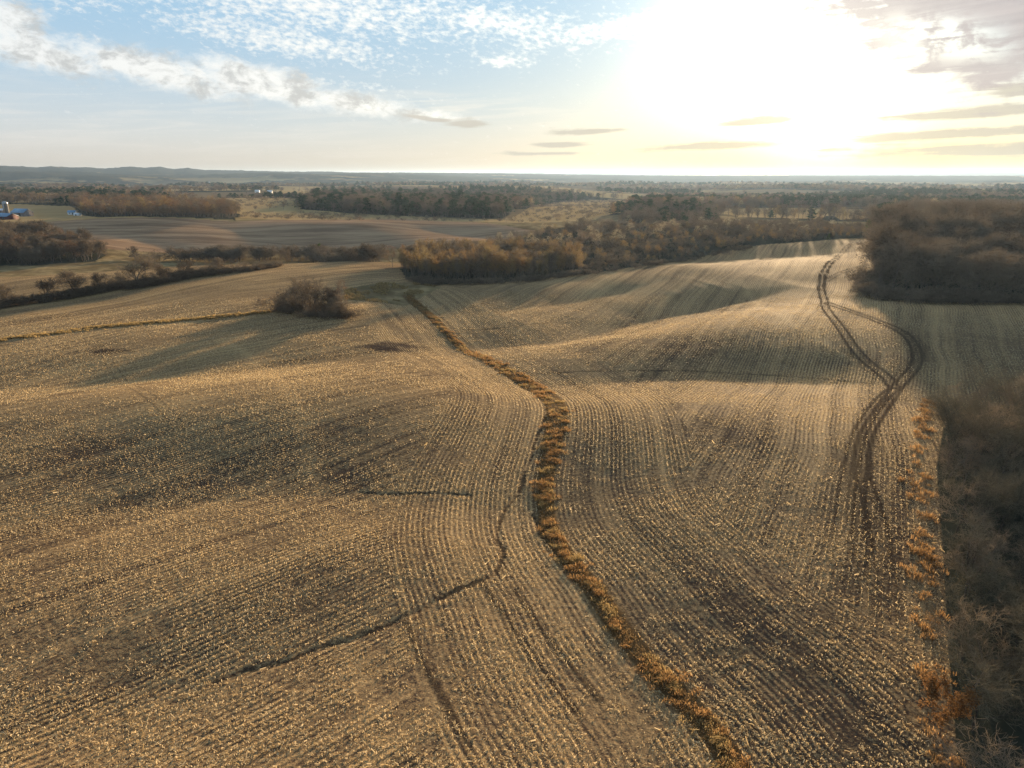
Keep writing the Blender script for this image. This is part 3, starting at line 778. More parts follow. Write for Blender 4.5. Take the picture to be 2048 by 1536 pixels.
def ribbons(r, branches, w):
    co, fs, base = [], [], 0
    for pts, rad, lev in branches:
        n = len(pts); tan = unit(pts[-1] - pts[0]); side = unit(np.cross(tan, unit(r.normal(0, 1, 3))))
        ww = w * np.linspace(1.0, 0.45, n)[:, None]
        co.append(np.stack([pts - side * ww, pts + side * ww], 1).reshape(-1, 3))
        i = np.arange(n - 1)[:, None] * 2
        fs.append(i + np.array([0, 1, 3, 2]) + base); base += 2 * n
    return np.vstack(co), np.vstack(fs)
M_BARK = plain_mat('grey_brown_bark', (0.075, 0.058, 0.045), (0.14, 0.115, 0.09), 3.0, 0.9)
M_BARKN = plain_mat('dark_bark', (0.020, 0.017, 0.014), (0.046, 0.039, 0.031), 3.0, 0.9)  # darker bark for most of the near trees
M_TWIG = island_mat('bare_twigs', (0.115, 0.092, 0.066), (0.235, 0.19, 0.135), 0.22, var=(0.8, (0.22, 0.17, 0.12)))
M_TWIGD = island_mat('dark_bare_twigs', (0.07, 0.056, 0.042), (0.15, 0.122, 0.09), 0.18, var=(0.75, (0.20, 0.165, 0.12)))
M_TWIGN = island_mat('grey_bare_twigs', (0.075, 0.067, 0.048), (0.20, 0.175, 0.122), 0.1, var=(0.6, (0.10, 0.085, 0.055)))
M_BUD = island_mat('budding_twigs', (0.145, 0.114, 0.058), (0.30, 0.23, 0.108), 0.34, var=(0.6, (0.22, 0.13, 0.07)))
M_RED = island_mat('rusty_twigs', (0.13, 0.082, 0.052), (0.22, 0.14, 0.085), 0.22, var=(0.4, (0.16, 0.11, 0.08)))
M_PALE = island_mat('pale_twigs', (0.26, 0.21, 0.13), (0.44, 0.37, 0.24), 0.25, var=(0.4, (0.28, 0.26, 0.18)))
M_PINE = island_mat('pine_needles', (0.016, 0.034, 0.018), (0.046, 0.082, 0.038), 0.15, var=(0.4, (0.05, 0.06, 0.03)))
M_CEDAR = island_mat('cedar_leaves', (0.035, 0.060, 0.014), (0.11, 0.15, 0.035), 0.25)
M_LEAF = island_mat('withered_oak_leaves', (0.12, 0.066, 0.030), (0.26, 0.145, 0.062), 0.40)
PROTO = {}
def proto(key, seed, H, nch, lens, ang, tr, tw, wood=M_BARK, twig=M_TWIG, cut=None, **kw):
    """mesh pair (trunk with limbs, crown of twigs) for a tree of height H at the origin"""
    r = np.random.default_rng(seed)
    sk = skeleton(r, H, nch, lens, ang, tr, **kw)
    cut = cut or (3 if len(nch) >= 4 else 2)
    a = [q for q in sk if q[2] < cut]; c = [q for q in sk if q[2] >= cut]
    top = max(q[0][:, 2].max() for q in sk); s = H / top
    ct, ft = tubes(a, 6); cc, fc = ribbons(r, c, tw)
    PROTO[key] = (mesh_np('trunk', ct * s, ft, wood), mesh_np('crown', cc * s, fc, twig), H)
def pine_proto(key, seed, H, m, wide=0.22, n=900, low=0.12, ragged=0.35):
    r = np.random.default_rng(seed)
    ct, ft = tubes([(np.array([[0, 0, -0.3], [0.05, 0, H * 0.5], [0, 0.05, H * 0.97]]), np.array([H * .018, H * .012, H * .003]), 0)] +
                   [(np.array([[0, 0, h], [math.cos(a) * H * wide * (1.05 - h / H) * .8, math.sin(a) * H * wide * (1.05 - h / H) * .8, h + H * .02]]), np.array([H * .005, H * .002]), 2)
                    for h, a in zip(r.uniform(H * low, H * .9, 40), r.uniform(0, 6.28, 40))], 5)
    # clumps of needle sprays on tiers
    nc = 70; t = r.uniform(0, 1, nc) ** 0.85; h = H * (low + (0.98 - low) * t)
    rad = H * wide * np.clip(1.12 - t, 0.06, 1) ** 0.75 * (1 + r.normal(0, ragged, nc) * 0.6); a = r.uniform(0, 6.28, nc)
    C = np.stack([np.cos(a) * rad * r.uniform(.4, 1, nc), np.sin(a) * rad * r.uniform(.4, 1, nc), h], 1)
    i = r.integers(0, nc, n); p = C[i] + r.normal(0, 1, (n, 3)) * np.array([H * .035, H * .035, H * .02])
    ax = unit(r.normal(0, 1, (n, 3)) + np.array([0, 0, 0.1])); w = unit(np.cross(ax, r.normal(0, 1, (n, 3))))
    cc, fc = quads_from(p, ax * H * r.uniform(.018, .04, (n, 1)), w * H * r.uniform(.008, .018, (n, 1)))
    PROTO[key] = (mesh_np('trunk', ct, ft, M_BARK), mesh_np('crown', cc, fc, m), H)
A3 = ((28, 60), (25, 60), (25, 65), (20, 65), (20, 65))
# woodland trees 12 m tall (narrow), hedgerow trees (broad), shrubs, near trees with finer twigs
for i in range(4):
    proto('wood%d' % i, 10 + i, 12, (9, 5, 5, 4), (0.34, 0.20, 0.12, 0.075), A3, 0.17, 0.024, twig=M_TWIGD, first=0.28, tropism=0.16)
for i in range(3):
    proto('bud%d' % i, 20 + i, 12, (9, 5, 5, 5), (0.33, 0.19, 0.11, 0.075), A3, 0.15, 0.026, twig=M_BUD, first=0.30, tropism=0.2)
for i in range(3):
    proto('hedge%d' % i, 30 + i, 10, (10, 8, 6, 6), (0.46, 0.27, 0.16, 0.10), ((35, 68), (25, 60), (25, 60), (20, 60)), 0.24, 0.030, twig=M_TWIGD, first=0.16, tropism=0.10)
for i in range(2):
    proto('multi%d' % i, 40 + i, 11, (5, 5, 4, 4), (0.36, 0.22, 0.13, 0.08), ((22, 50), (22, 55), (25, 60), (20, 60)), 0.18, 0.030, twig=M_TWIGD, first=0.18, tropism=0.12, stems=5, stem_spread=0.42)
for i in range(3):
    proto('shrub%d' % i, 50 + i, 5, (4, 4, 4, 3), (0.42, 0.27, 0.17, 0.12), ((22, 55), (22, 60), (25, 65), (20, 60)), 0.07, 0.028, twig=(M_TWIG, M_TWIGD, M_TWIGD)[i], first=0.12, stems=6, stem_spread=0.6)
for i in range(3):
    proto('near%d' % i, 60 + i, 11, (9, 6, 6, 6), (0.40, 0.25, 0.14, 0.085), ((32, 66), (25, 60), (25, 65), (20, 65)), 0.13, 0.0165, wood=(M_BARKN, M_BARK, M_BARKN)[i], twig=(M_TWIGN, M_TWIG, M_TWIGN)[i], first=0.2, tropism=0.12)
proto('red0', 70, 11, (9, 5, 5, 4), (0.38, 0.22, 0.13, 0.08), A3, 0.15, 0.026, twig=M_RED, first=0.22)
proto('pale0', 71, 9, (9, 5, 5, 5), (0.40, 0.23, 0.13, 0.08), A3, 0.13, 0.028, twig=M_PALE, first=0.2)
pine_proto('pine0', 80, 14, M_PINE, wide=0.27, ragged=0.9, low=0.2); pine_proto('pine1', 81, 16, M_PINE, wide=0.2, ragged=1.1, low=0.3)
pine_proto('cedar0', 82, 7, M_CEDAR, wide=0.26, low=0.03, n=1300)
def oak_leaf_proto():
    r = np.random.default_rng(90); H = 6
    sk = skeleton(r, H, (7, 5, 4), (0.42, 0.26, 0.15), A3, 0.10, first=0.2)
    a = [q for q in sk if q[2] < 3]; tips = np.vstack([q[0][1:] for q in sk if q[2] >= 2])
    ct, ft = tubes(a, 5); n = 5200
    p = tips[r.integers(0, len(tips), n)] + r.normal(0, .16, (n, 3)); ax = unit(r.normal(0, 1, (n, 3))); w = unit(np.cross(ax, r.normal(0, 1, (n, 3))))
    cc, fc = quads_from(p, ax * r.uniform(.05, .09, (n, 1)), w * r.uniform(.03, .05, (n, 1)))
    PROTO['oakleaf0'] = (mesh_np('trunk', ct, ft, M_BARK), mesh_np('crown', cc, fc, M_LEAF), H)
oak_leaf_proto()
FIRST = {}
NTREE = 0
def tree(key, x, y, h, label, group=None, name='bare_tree', cat='tree', wide=1.0, rot=None, tilt=0.0):
    """one tree: an Empty at the foot of the trunk carrying trunk and crown"""
    global NTREE
    tr, cr, H = PROTO[key]
    z = float(height(np.array([x]), np.array([y]))[0])
    o = bpy.data.objects.new(name, None); COL.objects.link(o); o.empty_display_size = 0.5
    s = h / H
    o.location = (x, y, z); o.scale = (s * wide, s * wide, s)
    o.rotation_euler = (tilt, 0, rng.uniform(0, 6.28) if rot is None else rot)
    tag(o, label, cat, group)
    a = link('trunk', tr, o); c = link('crown', cr, o)
    if key not in FIRST: FIRST[key] = (a, c)
    NTREE += 1
    return o
def pick(*w): return w[rng.integers(0, len(w))]
def fill(P, step, jit=0.42):
    lo, hi = P.min(0), P.max(0)
    gx, gy = np.meshgrid(np.arange(lo[0], hi[0], step), np.arange(lo[1], hi[1], step))
    gx = gx + rng.uniform(-jit, jit, gx.shape) * step; gy = gy + rng.uniform(-jit, jit, gy.shape) * step
    gx, gy = gx.ravel(), gy.ravel(); k = in_poly(gx, gy, P)
    return np.stack([gx[k], gy[k]], 1)

# ---- hedgerow on the left: every tree told apart
HEDGE = [(18, 612, 40, 'hedge0', 'low rounded bare tree, leftmost of the hedgerow between the two left fields', 1.0),
         (92, 603, 43, 'hedge1', 'small bare fan-shaped tree second from the left end of the hedgerow', 1.0),
         (152, 593, 48, 'hedge2', 'wide bare spreading tree third from the left end of the hedgerow', 1.25),
         (197, 585, 36, 'hedge0', 'slim bare tree just right of the wide spreading hedgerow tree', 0.8),
         (226, 579, 30, 'shrub1', 'scrubby bare thicket left of the tallest hedgerow tree', 1.0),
         (252, 578, 26, 'shrub0', 'low bare bush at the left foot of the tallest hedgerow tree', 1.2),
         (275, 575, 52, 'hedge1', 'tallest bare tree of the left hedgerow with a broad fan crown', 1.1),
         (303, 571, 24, 'shrub2', 'low dark bush right beside the tallest hedgerow tree', 1.2),
         (328, 565, 36, 'hedge2', 'upright dark bare tree in the middle of the left hedgerow', 0.9),
         (350, 561, 24, 'shrub1', 'dense low bush between two upright trees mid hedgerow', 1.2),
         (369, 557, 32, 'hedge0', 'bushy bare tree just right of the middle of the left hedgerow', 1.0),
         (392, 553, 20, 'shrub0', 'low spreading thicket right of the bushy hedgerow tree', 1.5),
         (410, 550, 20, 'shrub2', 'low thicket left of the pale-topped hedgerow tree', 1.4),
         (430, 549, 30, 'hedge2', 'rounded bare tree with a paler top toward the right of the hedgerow', 1.1),
         (455, 546, 18, 'shrub1', 'small round bush right of the pale-topped hedgerow tree', 1.3),
         (487, 542, 17, 'shrub0', 'lone round bush third from the right end of the hedgerow', 1.3),
         (508, 539, 14, 'shrub2', 'lone small bush second from the right end of the hedgerow', 1.2),
         (535, 536, 15, 'shrub1', 'low bush at the right end of the hedgerow', 1.5),
         (-30, 622, 40, 'hedge2', 'bare tree cut by the left picture edge in the hedgerow', 1.0)]
def px_h(p, pix):                                      # metres spanned by pix photo pixels standing at ground point p
    d = np.array([p[0], p[1], p[2] - CAM_H]); depth = d[1] * math.cos(PITCH) - d[2] * math.sin(PITCH)
    return pix * depth / FPX
for px, py, ph, key, lab, wd in HEDGE:
    p = at(px, py)
    tree(key, p[0], p[1], px_h(p, ph) * 1.2, lab, 'hedgerow between the two left fields', 'hedgerow_tree' if 'hedge' in key else 'hedgerow_bush', 'tree' if 'hedge' in key else 'bush', wd * 1.2)
# ---- clump in the middle of the field
CLUMP = [(545, 622, 36, 'shrub0', 'low bare shrub at the left end of the lone clump in the field', 1.5), (572, 621, 40, 'shrub1', 'second low shrub from the left end of the lone clump in the field', 1.2),
         (596, 626, 70, 'multi0', 'tall many-stemmed bare tree on the left of the lone field clump', 1.0), (618, 630, 76, 'multi1', 'tallest bare tree near the middle of the lone field clump', 0.9),
         (640, 633, 62, 'multi0', 'many-stemmed bare tree at the front centre of the lone field clump', 0.8), (664, 632, 58, 'hedge1', 'gnarled dark bare tree right of centre in the lone field clump', 0.9),
         (683, 622, 62, 'red0', 'rusty-topped tree behind the right half of the lone field clump', 0.75), (698, 634, 52, 'hedge2', 'bare tree leaning out at the right end of the lone field clump', 1.35),
         (606, 620, 66, 'multi1', 'many-stemmed bare tree at the back left of the lone field clump', 1.0), (672, 626, 56, 'multi0', 'many-stemmed bare tree at the back right of the lone field clump', 0.9), (628, 618, 60, 'wood1', 'slender bare tree at the back of the lone field clump', 1.1), (652, 638, 18, 'shrub2', 'low bush at the front foot of the lone field clump', 1.6),
         (612, 634, 22, 'shrub0', 'low bush at the left front foot of the lone field clump', 1.4), (690, 638, 18, 'shrub1', 'low bush at the right front foot of the lone field clump', 1.4)]
for px, py, ph, key, lab, wd in CLUMP:
    p = at(px, py)
    tree(key, p[0], p[1], px_h(p, ph) * 1.05, lab, 'lone clump of trees in the field', 'bare_shrub' if 'shrub' in key else 'bare_tree', 'shrub' if 'shrub' in key else 'tree', wd,
         tilt=(0.35 if 'leaning' in lab else 0), rot=(-1.2 if 'leaning' in lab else None))
# ---- singles beside the middle wood and the valley brush
SINGLES = [(786, 535, 42, 'red0', 'left of the two orange-brown trees left of the middle wood', 1.0), (808, 537, 46, 'red0', 'right of the two orange-brown trees left of the middle wood', 1.0),
           (598, 526, 36, 'wood0', 'bare dark tree at the right end of the far hedgerow beside the evergreen', 1.3), (640, 518, 28, 'cedar0', 'lone bright green evergreen bush in the brush line', 0.8),
           (575, 527, 30, 'hedge0', 'broad bare tree left of the evergreen in the brush line', 1.0), (712, 525, 24, 'hedge1', 'small bare tree between the evergreen and the middle wood', 1.0),
           (176, 520, 42, 'hedge2', 'forked bare tree at the right end of the left valley wood', 1.0), (270, 520, 26, 'hedge0', 'spreading bare tree in the valley left of the brush line', 1.2),
           (300, 521, 20, 'shrub0', 'low tan bush in the valley left of the brush line', 2.0), (320, 522, 16, 'shrub2', 'smallest low bush in the valley just left of the brush line', 2.0),
           (1062, 497, 30, 'pale0', 'pale cream-topped tree behind the golden crest of the middle wood', 1.2), (1232, 494, 34, 'pale0', 'biggest pale rounded tree in the scrub beyond the middle wood', 1.5),
           (1345, 462, 24, 'pale0', 'tall pale tree standing in the scrub below the dark wooded knoll', 0.9), (968, 506, 24, 'pale0', 'pale round tree at the left end of the scrub behind the middle wood', 1.6),
           (1386, 428, 30, 'pine0', 'dark conifer at the right end of the wooded knoll crest', 1.1), (1368, 426, 24, 'pine1', 'slimmer dark conifer left of the last conifer on the wooded knoll', 1.1),
           (1772, 462, 34, 'pine0', 'dark conifer rising beyond the left end of the big right wood', 1.2), (1786, 462, 36, 'pine1', 'second dark conifer beyond the left end of the big right wood', 1.2),
           (1735, 466, 24, 'cedar0', 'round dark evergreen in the hollow behind the right field crest', 1.2), (1657, 480, 12, 'cedar0', 'small dark evergreen beside the brow of the right field', 1.1),
           (1880, 1470, 120, 'oakleaf0', 'small oak still in orange withered leaf at the lower edge of the near wood', 1.0),
           (1960, 812, 42, 'near1', 'dark bare fan-shaped tree standing at the top of the near right wood', 1.0), (2030, 830, 60, 'near0', 'taller bare tree at the right picture edge above the near wood', 1.0)]
for px, py, ph, key, lab, wd in SINGLES:
    p = at(px, py)
    g = {'red0': 'orange trees by the middle wood'}.get(key)
    nm = 'conifer' if 'pine' in key else 'evergreen_bush' if 'cedar' in key else ('bare_shrub' if 'shrub' in key else 'bare_tree')
    tree(key, p[0], p[1], px_h(p, ph) * 1.08, lab, g, nm, 'bush' if nm in ('evergreen_bush', 'bare_shrub') else 'tree', wd)

# ---- woods: the nearest trees are things, the rest one object of stuff each
STUFF = {}                                              # kind -> list of (x, y, key, height, width)
WOODS = []                                              # candidates (distance, x, y, key, h, wide, label, group, name, cat)
def wood(P, step, keys, h, label, group, name='bare_tree', wide=(0.9, 1.25), cat='tree', front=None):
    for x, y in fill(P, step):
        key = pick(*keys)
        lump = 0.50 + 0.95 * float(fbm(np.array([x / 13.0]), np.array([y / 13.0]), 301, 2)[0])
        WOODS.append((math.hypot(x, y), x, y, key, rng.uniform(*h) * lump, rng.uniform(*wide), label, group, name, cat))
wood(P_NEAR, 3.3, ('near0', 'near1', 'near2'), (6.5, 10), 'bare grey-brown tree in the near wood filling the lower right corner', 'trees of the near right wood', wide=(0.95, 1.3))
wood(P_RIGHT, 6.3, ('wood0', 'wood1', 'wood2', 'wood3', 'hedge0', 'hedge1'), (11, 19), 'tall bare brown tree in the big wood at the right edge of the field', 'trees of the big right wood', wide=(1.0, 1.3))
wood(P_MID, 3.1, ('bud0', 'bud1', 'bud2', 'wood0', 'wood3', 'wood2'), (8.6, 12.2), 'slender budding tree with a golden top in the dense middle wood', 'trees of the middle wood', wide=(0.75, 1.0))
wood(P_BAND, 5.0, ('wood0', 'wood1', 'bud1', 'bud2', 'shrub2', 'wood3', 'hedge1'), (2.8, 5.8), 'bare brown tree in the belt behind the far edge of the right field', 'trees of the belt behind the right field', wide=(1.0, 1.5))
wood(P_LEFTN, 5.0, ('wood0', 'wood1', 'hedge0', 'hedge2', 'red0', 'wood3'), (9, 13), 'bare brown tree in the valley wood at the left picture edge', 'trees of the left valley wood', wide=(1.0, 1.4))
BR = line_at([(345, 522), (420, 521), (500, 520), (560, 520), (650, 521), (760, 524)], 3)
x_, y_, nx_, ny_, t_ = along(BR, 190); off = rng.uniform(-10, 4, 190)
for i in range(190):
    WOODS.append((math.hypot(x_[i], y_[i]), x_[i] - nx_[i] * off[i], y_[i] - ny_[i] * off[i], pick('wood0', 'wood2', 'hedge1', 'shrub1', 'hedge0', 'wood1'), rng.uniform(7, 10.5), rng.uniform(1.2, 1.7),
                  'bare bushy tree in the dark brush line across the middle of the valley', 'trees of the valley brush line', 'bare_tree', 'tree'))
wood(P_BEYOND, 10.5, ('wood0', 'wood1', 'pale0', 'hedge0', 'bud1', 'pale0', 'wood3', 'shrub0', 'shrub2'), (3.5, 7.5), None, None, wide=(1.1, 1.7))
wood(P_LOWW, 8.5, ('wood0', 'wood1', 'hedge0', 'shrub1', 'pale0', 'wood3'), (4, 7.5), None, None, wide=(1.2, 1.7))
wood(P_HILLW, 6.5, ('wood0', 'wood1', 'wood2', 'wood2', 'pine0', 'wood3'), (7, 13), None, None, wide=(1.1, 1.5))
wood(P_DARK, 9.5, ('wood0', 'wood1', 'wood2', 'pine0', 'pine1', 'hedge0'), (11, 17), None, None, wide=(1.2, 1.7))
wood(P_LEFTW, 7.5, ('wood0', 'red0', 'bud0', 'wood2', 'wood3'), (10, 16), None, None, wide=(1.1, 1.5))
for P_ in (P_GRASSFAR[1], P_GRASSFAR[4], P_GRASSFAR[5]):
    wood(P_, 15.0, ('shrub0', 'shrub1', 'shrub2', 'pale0', 'wood1'), (1.8, 4.2), None, None, wide=(1.3, 2.2))
WOODS.sort(key=lambda q: q[0])
LIMIT = 245
def in_view(x, y, h):
    z = float(height(np.array([x]), np.array([y]))[0]) + h * 0.6
    d = np.array([x, y, z - CAM_H]); c, s = math.cos(PITCH), math.sin(PITCH)
    dep = d[1] * c - d[2] * s; up = d[1] * s + d[2] * c
    return dep > 1 and abs(d[0] / dep) < 0.76 and abs(up / dep) < 0.58
used = 0
def stuff_add(kind, x, y, key, h, w): STUFF.setdefault(kind, []).append((x, y, key, h, w))
for d, x, y, key, h, w, lab, grp, name, cat in WOODS:
    if lab and used < LIMIT and in_view(x, y, h):
        tree(key, x, y, h, lab, grp, name, cat, w); used += 1
    elif lab is None or in_view(x, y, h) or d > 60:
        stuff_add('wood', x, y, key, h, w)
# far country: loose woods beyond 700 m
def far_woods():
    for d0, d1, step in ((640, 1100, 9.5), (1100, 1900, 13.0), (1900, 3600, 22.0)):
        w = d1 * 0.9
        gx, gy = np.meshgrid(np.arange(-w, w, step), np.arange(d0 * 0.6, d1, step))
        gx = (gx + rng.uniform(-.45, .45, gx.shape) * step).ravel(); gy = (gy + rng.uniform(-.45, .45, gy.shape) * step).ravel()
        D = np.hypot(gx, gy); A = np.degrees(np.arctan2(gx, gy))
        f = sstep(forest_noise(gx, gy), 0.477, 0.532) * sstep(D, 620, 760)
        k = (D >= d0) & (D < d1) & (np.abs(A) < 41)
        bad = np.zeros(gx.shape, bool)
        for P in P_GRASSFAR + [P_VALLEY, P_DARK, P_LEFTW, P_HILLW, P_LOWW]: bad |= in_poly(gx, gy, P)
        k &= ~bad & (rng.random(gx.shape) < np.maximum(f, 0.014))
        sp = fbm(gx / 140, gy / 140, 131, 2)
        for x, y, s_, ff in zip(gx[k], gy[k], sp[k], f[k]):
            con = s_ > 0.50 and ff > 0.5
            key = pick('pine0', 'pine1') if con and rng.random() < .8 else pick('wood0', 'wood1', 'wood2', 'red0', 'bud0', 'hedge0', 'pale0', 'wood3')
            if key == 'pale0' and rng.random() < .6: key = 'wood1'
            big = 1 + (step - 9.5) * 0.035
            stuff_add('far', x, y, key, rng.uniform(9, 16), rng.uniform(1.1, 1.6) * big)
far_woods()
# undergrowth below the hedgerow and the clump
HL = line_at([(-120, 640), (18, 613), (92, 604), (152, 594), (226, 580), (275, 576), (328, 566), (410, 551), (487, 543), (560, 533)])
x_, y_, nx_, ny_, t_ = along(HL, 420)
for i in range(420):
    o_ = rng.normal(0, 0.7)
    stuff_add('under', x_[i] + nx_[i] * o_, y_[i] + ny_[i] * o_, pick('shrub0', 'shrub1', 'shrub2'), rng.uniform(1.1, 3.6) * (1.0 if t_[i] < .75 else .7), rng.uniform(1.2, 2.0))
CL = line_at([(548, 624), (590, 629), (640, 638), (700, 639), (712, 630)])
x_, y_, nx_, ny_, t_ = along(CL, 90)
for i in range(90):
    o_ = rng.uniform(-9, 0.5)
    stuff_add('under', x_[i] + nx_[i] * o_, y_[i] + ny_[i] * o_, pick('shrub0', 'shrub1', 'shrub2'), rng.uniform(1.2, 3.2), rng.uniform(1.2, 1.9))
for pts, n_, h0, h1 in (([(1738, 560), (1742, 592), (1790, 602), (1900, 606), (2060, 608)], 110, 2.0, 5.5), ([(812, 558), (850, 568), (900, 570), (1010, 566), (1160, 550)], 90, 1.2, 3.2),
                        ([(1160, 551), (1300, 531), (1400, 515), (1500, 495)], 90, 1.0, 2.6)):
    q_ = line_at(pts); x_, y_, nx_, ny_, t_ = along(q_, n_)
    for i in range(n_):
        o_ = rng.normal(0, 1.1)
        stuff_add('under', x_[i] + nx_[i] * o_, y_[i] + ny_[i] * o_, pick('shrub0', 'shrub1', 'shrub2'), rng.uniform(h0, h1), rng.uniform(1.1, 1.8))
def instancer(name, items, label, cat):
    """points that geometry nodes turn into trees, taken from the trees built above"""
    keys = sorted({q[2] for q in items})
    for k in keys:
        assert k in FIRST, k
    X = np.array([q[0] for q in items]); Y = np.array([q[1] for q in items]); Z = height(X, Y)
    me = bpy.data.meshes.new(name); me.vertices.add(len(X)); me.vertices.foreach_set('co', np.stack([X, Y, Z], 1).astype(np.float32).ravel())
    sc = np.array([[q[3] / PROTO[q[2]][2] * q[4], q[3] / PROTO[q[2]][2] * q[4], q[3] / PROTO[q[2]][2]] for q in items], np.float32)
    ro = np.stack([np.zeros(len(X)), np.zeros(len(X)), rng.uniform(0, 6.28, len(X))], 1).astype(np.float32)
    a = me.attributes.new('scl', 'FLOAT_VECTOR', 'POINT'); a.data.foreach_set('vector', sc.ravel())
    a = me.attributes.new('rot', 'FLOAT_VECTOR', 'POINT'); a.data.foreach_set('vector', ro.ravel())
    a = me.attributes.new('idx', 'INT', 'POINT'); a.data.foreach_set('value', np.array([keys.index(q[2]) for q in items], np.int32))
    o = link(name, me)
    ng = bpy.data.node_groups.new(name, 'GeometryNodeTree')
    ng.interface.new_socket('Geometry', in_out='INPUT', socket_type='NodeSocketGeometry'); ng.interface.new_socket('Geometry', in_out='OUTPUT', socket_type='NodeSocketGeometry')
    N, L = ng.nodes, ng.links
    gi = N.new('NodeGroupInput'); go = N.new('NodeGroupOutput'); m2p = N.new('GeometryNodeMeshToPoints')
    L.new(gi.outputs[0], m2p.inputs[0])
    def na(n, t):
        q = N.new('GeometryNodeInputNamedAttribute'); q.data_type = t; q.inputs['Name'].default_value = n; return q.outputs['Attribute']
    e2r = N.new('FunctionNodeEulerToRotation'); L.new(na('rot', 'FLOAT_VECTOR'), e2r.inputs[0])
    scl = na('scl', 'FLOAT_VECTOR'); idx = na('idx', 'INT')
    alls = N.new('GeometryNodeJoinGeometry')
    for i, k in enumerate(keys):
        j = N.new('GeometryNodeJoinGeometry')
        for ob in FIRST[k]:
            oi = N.new('GeometryNodeObjectInfo'); oi.transform_space = 'ORIGINAL'; oi.inputs['Object'].default_value = ob
            L.new(oi.outputs['Geometry'], j.inputs[0])
        cmp_ = N.new('FunctionNodeCompare'); cmp_.data_type = 'INT'; cmp_.operation = 'EQUAL'
        L.new(idx, cmp_.inputs[2]); cmp_.inputs[3].default_value = i
        iop = N.new('GeometryNodeInstanceOnPoints')
        L.new(m2p.outputs[0], iop.inputs['Points']); L.new(cmp_.outputs[0], iop.inputs['Selection']); L.new(j.outputs[0], iop.inputs['Instance'])
        L.new(e2r.outputs[0], iop.inputs['Rotation']); L.new(scl, iop.inputs['Scale'])
        L.new(iop.outputs[0], alls.inputs[0])
    L.new(alls.outputs[0], go.inputs[0])
    md = o.modifiers.new('trees', 'NODES'); md.node_group = ng
    tag(o, label, cat, kind='stuff')
    return o

instancer('valley_woods', STUFF['wood'], 'bare brown woodland massed along the valley and behind the nearer woods', 'woodland')
instancer('hedge_undergrowth', STUFF['under'], 'dark low brambles and brush under the hedgerow, the lone clump and the wood edges', 'undergrowth')
instancer('far_woods', STUFF['far'], 'distant mixed woods of bare trees and dark conifers reaching the horizon', 'woodland')

# ------------------------------------------------------------------ farm buildings
M_BLUE = plain_mat('blue_grey_metal_roof', (0.10, 0.22, 0.36), (0.16, 0.29, 0.43), 0.4, 0.45)
M_REDW = plain_mat('red_barn_boards', (0.05, 0.009, 0.008), (0.08, 0.015, 0.012), 0.8, 0.8)
M_GREYW = plain_mat('weathered_boards', (0.14, 0.12, 0.11), (0.24, 0.21, 0.19), 0.8, 0.9)
M_WHITE = plain_mat('white_painted_boards', (0.68, 0.68, 0.66), (0.80, 0.80, 0.78), 0.5, 0.6)
M_PALEROOF = plain_mat('pale_metal_roof', (0.50, 0.55, 0.60), (0.66, 0.70, 0.74), 0.3, 0.4)
M_DARK = plain_mat('dark_opening', (0.018, 0.018, 0.020), (0.03, 0.03, 0.03), 1.0, 0.6)
M_CONC = plain_mat('silo_concrete', (0.10, 0.095, 0.09), (0.18, 0.17, 0.155), 0.6, 0.9)
M_STEEL = plain_mat('galvanised_steel', (0.26, 0.27, 0.28), (0.36, 0.37, 0.38), 0.6, 0.35, 0.6)
M_SHING = plain_mat('dark_slate_shingles', (0.06, 0.09, 0.12), (0.10, 0.14, 0.18), 1.5, 0.7)
def boxes(lst):
    co, fs = [], []
    for (x0, x1, y0, y1, z0, z1) in lst:
        b0 = len(co) * 8
        co.append([(x0, y0, z0), (x1, y0, z0), (x1, y1, z0), (x0, y1, z0), (x0, y0, z1), (x1, y0, z1), (x1, y1, z1), (x0, y1, z1)])
        fs += [[b0 + i for i in f] for f in ((3, 2, 1, 0), (4, 5, 6, 7), (0, 1, 5, 4), (1, 2, 6, 5), (2, 3, 7, 6), (3, 0, 4, 7))]
    return np.array(co, float).reshape(-1, 3), np.array(fs)
